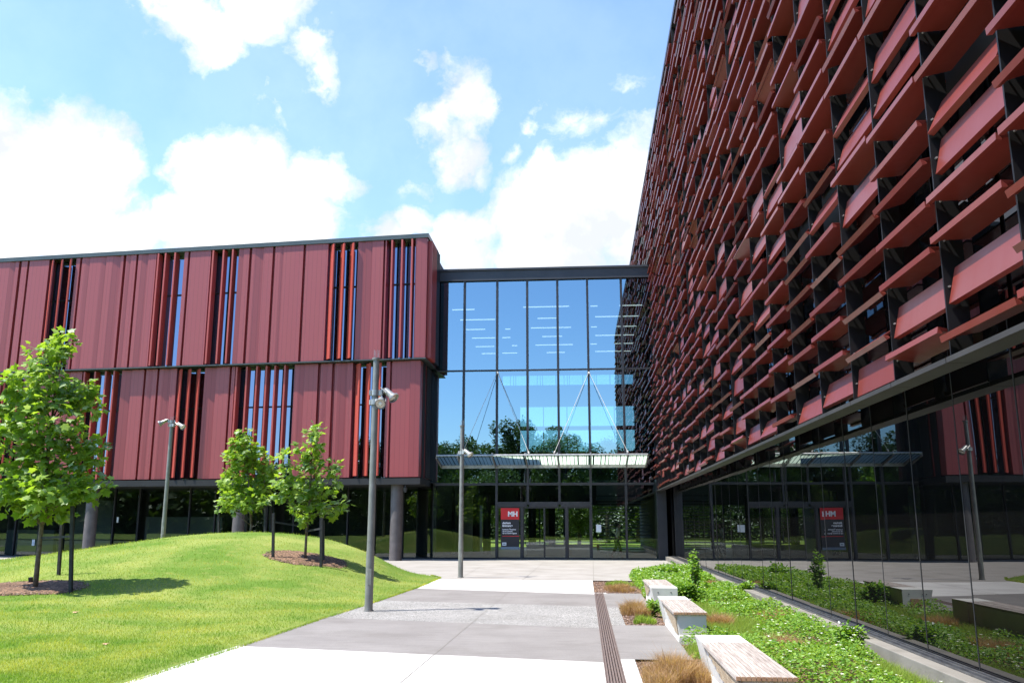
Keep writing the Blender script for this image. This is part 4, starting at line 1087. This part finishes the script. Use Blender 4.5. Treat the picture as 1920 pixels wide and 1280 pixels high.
tag(obj('ground_cover', cov, M['cover']), kind='stuff'); tag(obj('flowers', fl, M['flower']), kind='stuff'); tag(obj('low_grass', lim, M['lime']), kind='stuff')
# extra leafy mounds by the benches
def sedge(p, rx, ry, h, n, label, m='sedge', w=.007):
    c = MB(); r2 = random.Random(int(p.x*991+p.y*77)); subs = []
    for k in range(11):
        a = r2.random()*2*PI; f = math.sqrt(r2.random())*.85; subs.append((p.x+math.cos(a)*rx*f, p.y+math.sin(a)*ry*f, r2.uniform(.25, .5), h*r2.uniform(.55, 1.15)*(1-.3*f)))
    for _ in range(n):
        sx, sy, sr, sh = r2.choice(subs)
        a = r2.random()*2*PI; f = r2.random(); x = sx+math.cos(a)*rx*sr*f; y = sy+math.sin(a)*min(ry, rx*1.5)*sr*f; hh = sh*r2.uniform(.25, 1.0)*(1.25 if r2.random() < .12 else 1)
        b_ = a+r2.gauss(0, 1.1); l = hh*r2.uniform(.1, .9); th = r2.random()*PI; dx, dy = math.cos(th)*w/2, math.sin(th)*w/2; ux, uy = math.cos(b_)*l, math.sin(b_)*l
        c.add([(x-dx, y-dy, -.03), (x+dx, y+dy, -.03), (x+ux*.35+dx, y+uy*.35+dy, hh*.55), (x+ux*.35-dx, y+uy*.35-dy, hh*.55), (x+ux+dx*.3, y+uy+dy*.3, hh*.97)], [(0, 1, 2, 3), (3, 2, 4)])
    o = obj('grass_tussock', c, M[m], loc=(p.x, p.y, 0)); return tag(o, label, 'grass tussock')
sedge(Vector((.98, 10.45, 0)), .36, .9, .34, 8000, 'large dry brown wiry tussock in the planter left of the nearest bench', w=.0035)
sedge(Vector((.95, 17.6, 0)), .30, .6, .34, 6000, 'dry brown tussock in the small planter square left of the middle bench', w=.0045)
sedge(Vector((1.0, 16.35, 0)), .22, .32, .14, 900, 'small bright green tussock below the brown one in the square planter', 'lime', .010)
sedge(Vector((.92, 23.9, 0)), .42, .6, .22, 3500, 'flat brown tussock in the far planter at the head of the drain', w=.006)
sedge(Vector((.9, 26.0, 0)), .40, 1.0, .14, 1300, 'strip of low green tussock behind the flat brown one in the far planter', 'lime', .012)
sedge(sedp[0], .40, .6, .24, 3000, 'brown tussock among the leaves beside the concrete kerb, farthest up the bed', w=.006)
sedge(sedp[1], .26, .45, .26, 3500, 'brown tussock just right of the middle bench', w=.005)
sedge(sedp[2], .40, .45, .26, 3500, 'brown tussock in the middle of the bed between lime grass and leaves', w=.005)
sedge(sedp[3], .30, .8, .26, 4500, 'long brown tussock behind the right edge of the nearest bench', w=.004)
def shrub(label, p, h, r, n, tall=False, seed=1, ls=.07):
    r2 = random.Random(seed); t = thing('leafy_shrub', label, 'shrub', p); s = MB(); l = MB(); fw = MB()
    for k in range(9 if not tall else 5):
        a = r2.random()*2*PI; q = Vector(p)+Vector((math.cos(a)*r*r2.random()*.8, math.sin(a)*r*r2.random()*.8, h*r2.uniform(.7, 1.05)))
        if tall and k == 0: q = Vector(p)+Vector((.02, 0, h*1.12))
        m = (Vector(p)+q)/2+Vector((r2.gauss(0, .04), r2.gauss(0, .04), 0)); s.tube([p, m, q], [.012, .009, .004], 5)
        for i in range(n//9):
            f = r2.random()**.7; b0 = Vector(p).lerp(m, f*2) if f < .5 else m.lerp(q, f*2-1)
            d = Vector((r2.gauss(0, 1), r2.gauss(0, 1), r2.gauss(.3, .5))).normalized(); cleaf(l, b0+d*r2.random()*(r*.35 if not tall else .10), d, ls*r2.uniform(.6, 1.2), r2)
            if r2.random() < .04: cleaf(fw, b0+d*.08, d, .04, r2)
    obj('stems', s, M['bark'], t); k = obj('foliage', l, M['cover'], t)
    if fw.v: obj('blossom', fw, M['flower'], k)
    return t
a = gz(1303, 1118); shrub('taller twiggy shrub rising above the leaves right of the farthest bench', (a.x, a.y, 0), .95, .32, 700, True, 3, .085)
a = gz(1256, 1090); shrub('rounded leafy shrub at the far corner of the bed behind the farthest bench', (a.x, a.y, 0), .38, .55, 1300, False, 4, .10)
a = gz(1300, 1135); shrub('dense leafy shrub filling the gap between the farthest and middle benches', (a.x-.05, a.y, 0), .40, .42, 1200, False, 5, .085)
shrub('small white flowered plant at the corner of the square planter by the middle bench', (1.22, 17.4, 0), .26, .16, 380, False, 6, .06)
a = gz(1400, 1118); shrub('small white flowered shrub close to the kerb', (a.x, a.y, 0), .30, .30, 600, False, 8, .08)
a = gz(1610, 1222); shrub('leafy clump against the kerb near the right edge', (a.x-.12, a.y, 0), .30, .28, 900, False, 9, .055)
# mulch chips in the planters
ch = MB(); r2 = random.Random(5)
def chips(x0, x1, y0, y1, n):
    for _ in range(n):
        x, y = r2.uniform(x0, x1), r2.uniform(y0, y1); ch.box((x, y, -.02), (r2.uniform(.02, .06), r2.uniform(.008, .02), .006), mtx=Matrix.Rotation(r2.random()*PI, 3, 'Z') @ Matrix.Rotation(r2.uniform(-.6, .6), 3, 'Y'))
chips(.62, 1.33, 7, 11.8, 2200); chips(.68, 1.33, 15.8, 18.9, 1000); chips(.25, 1.33, 23, 27.5, 900)
tag(obj('wood_chips', ch, M['chip']), kind='stuff')
# a few fallen leaves on the turf
for px, py, lab in ((136, 1149, 'pale fallen leaf on the grass below the largest tree'), (191, 1209, 'dark fallen leaf lying on the grass near the bottom left')):
    q = at_lawn(px, py); c = MB(); leaf(c, Vector((q.x, q.y, q.z+.03)), Vector((1, .3, .2)), Vector((0, 0, 1)), .11, .4); tag(obj('fallen_leaf', c, M['timberred'], loc=q), lab, 'leaf')

# ------------------------------------------------------------------ person and chair behind the glass
px_ = aty(1156, 1000, 44.3); PX, PY = px_.x, 44.3
pt = thing('person', 'person in a beige top with dark hair walking behind the glass right of the doors', 'person', (PX, PY, .012))
def skin_obj(name, joints, edges, m, par, sub=2):
    me = bpy.data.meshes.new(name); me.from_pydata([j[0] for j in joints], edges, []); me.materials.append(m)
    o = bpy.data.objects.new(name, me); COL.objects.link(o); o.parent = par
    o.modifiers.new('skin', 'SKIN'); sv = me.skin_vertices[0].data
    for i, j in enumerate(joints): sv[i].radius = (j[1], j[2] if len(j) > 2 else j[1]); sv[i].use_root = i == 0
    s = o.modifiers.new('s', 'SUBSURF'); s.levels = sub; s.render_levels = sub
    for f in me.polygons: f.use_smooth = True
    return o
J = [((0, 0, .95), .13, .11), ((.03, 0, 1.15), .12, .10), ((.07, 0, 1.36), .15, .10), ((.10, 0, 1.47), .06), ((.13, 0, 1.56), .085, .10), ((.14, 0, 1.66), .085, .09),
     ((.06, -.19, 1.40), .055), ((-.05, -.22, 1.13), .042), ((.10, -.20, .93), .030), ((.14, -.20, .88), .030), ((.06, .19, 1.40), .055), ((.02, .23, 1.12), .042), ((.22, .2, .98), .030), ((.27, .2, .95), .030),
     ((.0, -.10, .86), .095), ((.16, -.10, .50), .062), ((.20, -.10, .10), .042), ((.32, -.10, .04), .036), ((0, .10, .86), .095), ((-.04, .10, .48), .062), ((-.26, .10, .14), .042), ((-.18, .10, .04), .036)]
E_ = [(0, 1), (1, 2), (2, 3), (3, 4), (4, 5), (2, 6), (6, 7), (7, 8), (8, 9), (2, 10), (10, 11), (11, 12), (12, 13), (0, 14), (14, 15), (15, 16), (16, 17), (0, 18), (18, 19), (19, 20), (20, 21)]
for side, hx, hy in ((9, .14, -.20), (13, .27, .20)):
    for k in range(5):
        z0 = J[side][0][2]; n0 = len(J); y = hy+(-.024+.016*k) if k < 4 else hy+.02
        ln = (.07, .085, .08, .065, .05)[k]
        J += [((hx+.03, y, z0-.02), .009), ((hx+.03+ln*.6, y+(.02 if k == 4 else 0), z0-.04), .008), ((hx+.02+ln*.7, y+(.02 if k == 4 else 0), z0-.04-ln*.5), .007)]
        E_ += [(side, n0), (n0, n0+1), (n0+1, n0+2)]
skin_obj('body', J, E_, M['skin'], pt)
T_ = [((.02, 0, .98), .15, .125), ((.04, 0, 1.15), .14, .12), ((.07, 0, 1.36), .165, .12), ((.085, 0, 1.43), .09), ((.06, -.19, 1.40), .068), ((-.05, -.22, 1.13), .056), ((.06, -.205, .98), .045), ((.06, .19, 1.40), .068), ((.02, .23, 1.12), .056), ((.16, .21, 1.02), .045)]
skin_obj('top', T_, [(0, 1), (1, 2), (2, 3), (2, 4), (4, 5), (5, 6), (2, 7), (7, 8), (8, 9)], M['top'], pt)
T_ = [((0, 0, .97), .135, .12), ((.0, -.10, .86), .108), ((.16, -.10, .50), .08), ((.20, -.10, .12), .062), ((0, .10, .86), .108), ((-.04, .10, .48), .08), ((-.26, .10, .16), .062)]
skin_obj('trousers', T_, [(0, 1), (1, 2), (2, 3), (0, 4), (4, 5), (5, 6)], M['trousers'], pt)
skin_obj('hair', [((.10, 0, 1.69), .095, .10), ((.06, 0, 1.62), .085, .10), ((.05, 0, 1.50), .06, .08)], [(0, 1), (1, 2)], M['hair'], pt)
c = MB()
for s in (-1, 1): c.box((.222, .035*s, 1.63), (.01, .022, .008))
c.add([(.215, -.016, 1.585), (.215, .016, 1.585), (.245, 0, 1.59), (.215, 0, 1.625)], [(0, 1, 2), (0, 2, 3), (1, 3, 2)]); c.box((.214, 0, 1.555), (.01, .045, .008)); obj('face_features', c, M['skin'], pt, local=True)
chp = aty(1147, 1000, 43.95); ct = thing('chair', 'metal framed chair with a timber seat just inside the glass beside the walking person', 'chair', (chp.x, 43.95, .012))
c = MB(); c.bb(-.24, .24, -.22, .22, .44, .475); obj('seat', c, M['timberseat'], ct, local=True, bevel=.01)
for sx in (-1, 1):
    for sy in (-1, 1): c = MB(); c.tube([(sx*.19, sy*.18, .44), (sx*.26, sy*.22, 0)], [.013, .013], 8); obj('leg', c, M['bracket'], ct, local=True)
c = MB(); c.tube([(-.24, -.2, .46), (-.34, -.2, .85)], [.012, .012], 8); c.tube([(-.24, .2, .46), (-.34, .2, .85)], [.012, .012], 8); c.hexa([(-.305, -.21, .66), (-.285, -.21, .66), (-.285, .21, .66), (-.305, .21, .66)], [(-.35, -.21, .86), (-.33, -.21, .86), (-.33, .21, .86), (-.35, .21, .86)]); obj('backrest', c, M['timberseat'], ct, local=True)

# ------------------------------------------------------------------ light and sky
sun = bpy.data.lights.new('sun', 'SUN'); so = bpy.data.objects.new('sun', sun); COL.objects.link(so)
sd = Vector((-math.cos(SUNAZ)*math.cos(SUNEL), -math.sin(SUNAZ)*math.cos(SUNEL), math.sin(SUNEL)))
so.rotation_euler = (-sd).to_track_quat('-Z', 'Y').to_euler(); sun.energy = 4.2; sun.angle = rad(.5); sun.color = (1, .955, .88)
w = bpy.data.worlds.new('World'); scene.world = w; w.use_nodes = True; nt = w.node_tree; nt.nodes.clear()
out = N(nt, 'OutputWorld'); bg = N(nt, 'Background'); sky = N(nt, 'TexSky'); sky.sky_type = 'NISHITA'; sky.sun_disc = False
sky.sun_elevation = SUNEL; sky.sun_rotation = math.atan2(sd.x, sd.y); sky.air_density = 1.0; sky.dust_density = .4; sky.ozone_density = 1.6
bg.inputs['Strength'].default_value = .13
tc = N(nt, 'TexCoord'); DIR = tc.outputs['Generated']
nz = N(nt, 'TexNoise'); nz.inputs['Scale'].default_value = 7; nz.inputs['Detail'].default_value = 9; nz.inputs['Roughness'].default_value = .58; L(nt, DIR, nz.inputs['Vector'])
sub = N(nt, 'VectorMath'); sub.operation = 'MULTIPLY_ADD'; L(nt, nz.outputs['Color'], sub.inputs[0]); sub.inputs[1].default_value = (.16, .16, .16); sub.inputs[2].default_value = (-.08, -.08, -.08)
ad = N(nt, 'VectorMath'); ad.operation = 'ADD'; L(nt, DIR, ad.inputs[0]); L(nt, sub.outputs[0], ad.inputs[1])
BLOBS = """-60,240,150,1.2 60,250,110,1.2 130,290,110,1.2 205,262,75,1.1 150,420,160,1.2 -30,420,170,1.2 250,430,90,1.1 375,300,70,1.2 470,330,110,1.2 585,335,85,1.2 420,430,130,1.2 590,420,70,1 520,430,110,1.1 345,400,70,1.1
330,20,95,.9 420,45,80,.9 490,10,85,.9 565,95,50,.75 230,0,60,.7 590,140,35,.6 370,85,60,.8 500,175,30,.55 520,205,22,.5 450,170,20,.4 685,15,28,.5 620,45,22,.45
850,160,75,.85 895,180,48,.8 800,205,50,.7 840,260,62,.75 770,320,50,.6 870,310,38,.5 780,120,25,.45 1010,200,36,.55 1000,245,42,.55 960,295,36,.5 1130,250,60,.45 1180,300,60,.5 1090,240,45,.5 1190,180,40,.35
740,330,40,.45 760,430,65,1 860,430,80,1.1 960,410,90,1.1 1060,400,100,1.15 1150,400,110,1.15 1210,470,110,1.2 1000,490,120,1.2 850,490,90,1.1 700,480,70,.9 740,500,80,1
-200,350,200,1.2 -350,250,200,1.1 -300,480,250,1.2 1300,420,200,1.2 1500,500,220,1.1 1700,450,200,1.0 1400,150,140,.7 2000,500,300,1.1"""
acc = None
for t in BLOBS.split():
    bx, by, br, bw_ = map(float, t.split(','))
    d0 = ray(bx, by).normalized(); d1 = ray(bx+br if bx < 960 else bx-br, by).normalized(); rr_ = (d1-d0).length*1.12
    dd = N(nt, 'VectorMath'); dd.operation = 'DISTANCE'; L(nt, ad.outputs[0], dd.inputs[0]); dd.inputs[1].default_value = d0
    v = math_(nt, 'MULTIPLY_ADD', dd.outputs['Value'], -bw_/rr_, bw_)
    acc = v if acc is None else math_(nt, 'MAXIMUM', acc, v)
n2 = N(nt, 'TexNoise'); n2.inputs['Scale'].default_value = 13; n2.inputs['Detail'].default_value = 10; n2.inputs['Roughness'].default_value = .62; L(nt, ad.outputs[0], n2.inputs['Vector'])
val = math_(nt, 'ADD', acc, math_(nt, 'MULTIPLY_ADD', n2.outputs['Fac'], 1.5, -.82))
den = N(nt, 'MapRange'); den.interpolation_type = 'SMOOTHSTEP'; den.inputs[1].default_value = -.12; den.inputs[2].default_value = .62; L(nt, val, den.inputs[0])
# thin high veil over the front of the sky
veil = N(nt, 'TexNoise'); veil.inputs['Scale'].default_value = 2.2; veil.inputs['Detail'].default_value = 6; L(nt, DIR, veil.inputs['Vector'])
sxy = N(nt, 'SeparateXYZ'); L(nt, DIR, sxy.inputs[0])
front = N(nt, 'MapRange'); front.inputs[1].default_value = -.1; front.inputs[2].default_value = .6; L(nt, sxy.outputs['Y'], front.inputs[0])
vf = math_(nt, 'MULTIPLY', math_(nt, 'MULTIPLY_ADD', veil.outputs['Fac'], .20, .0), front.outputs[0])
allf = math_(nt, 'MAXIMUM', den.outputs[0], vf)
sh = N(nt, 'ValToRGB'); sh.color_ramp.elements[0].color = (3.2, 3.35, 3.6, 1); sh.color_ramp.elements[1].color = (5.2, 5.25, 5.3, 1); sh.color_ramp.elements[0].position = .38; sh.color_ramp.elements[1].position = .56
L(nt, nz.outputs['Fac'], sh.inputs[0])
skc = N(nt, 'HueSaturation'); skc.inputs['Saturation'].default_value = 1.0; skc.inputs['Value'].default_value = 1.15; L(nt, mixc(nt, sky.outputs[0], (.80, .95, 1.15, 1), 1.0, 'MULTIPLY'), skc.inputs['Color'])
colr = mixc(nt, skc.outputs[0], sh.outputs[0], allf)
L(nt, colr, bg.inputs['Color']); L(nt, bg.outputs[0], out.inputs[0])
vs_ = scene.view_settings; vs_.view_transform = 'Standard'; vs_.look = 'None'; vs_.gamma = 1; vs_.exposure = 1.15; vs_.use_curve_mapping = False
scene.cycles.max_bounces = 10; scene.cycles.transparent_max_bounces = 24; scene.cycles.glossy_bounces = 5; scene.cycles.caustics_reflective = False; scene.cycles.caustics_refractive = False
scene.cycles.sample_clamp_indirect = 6
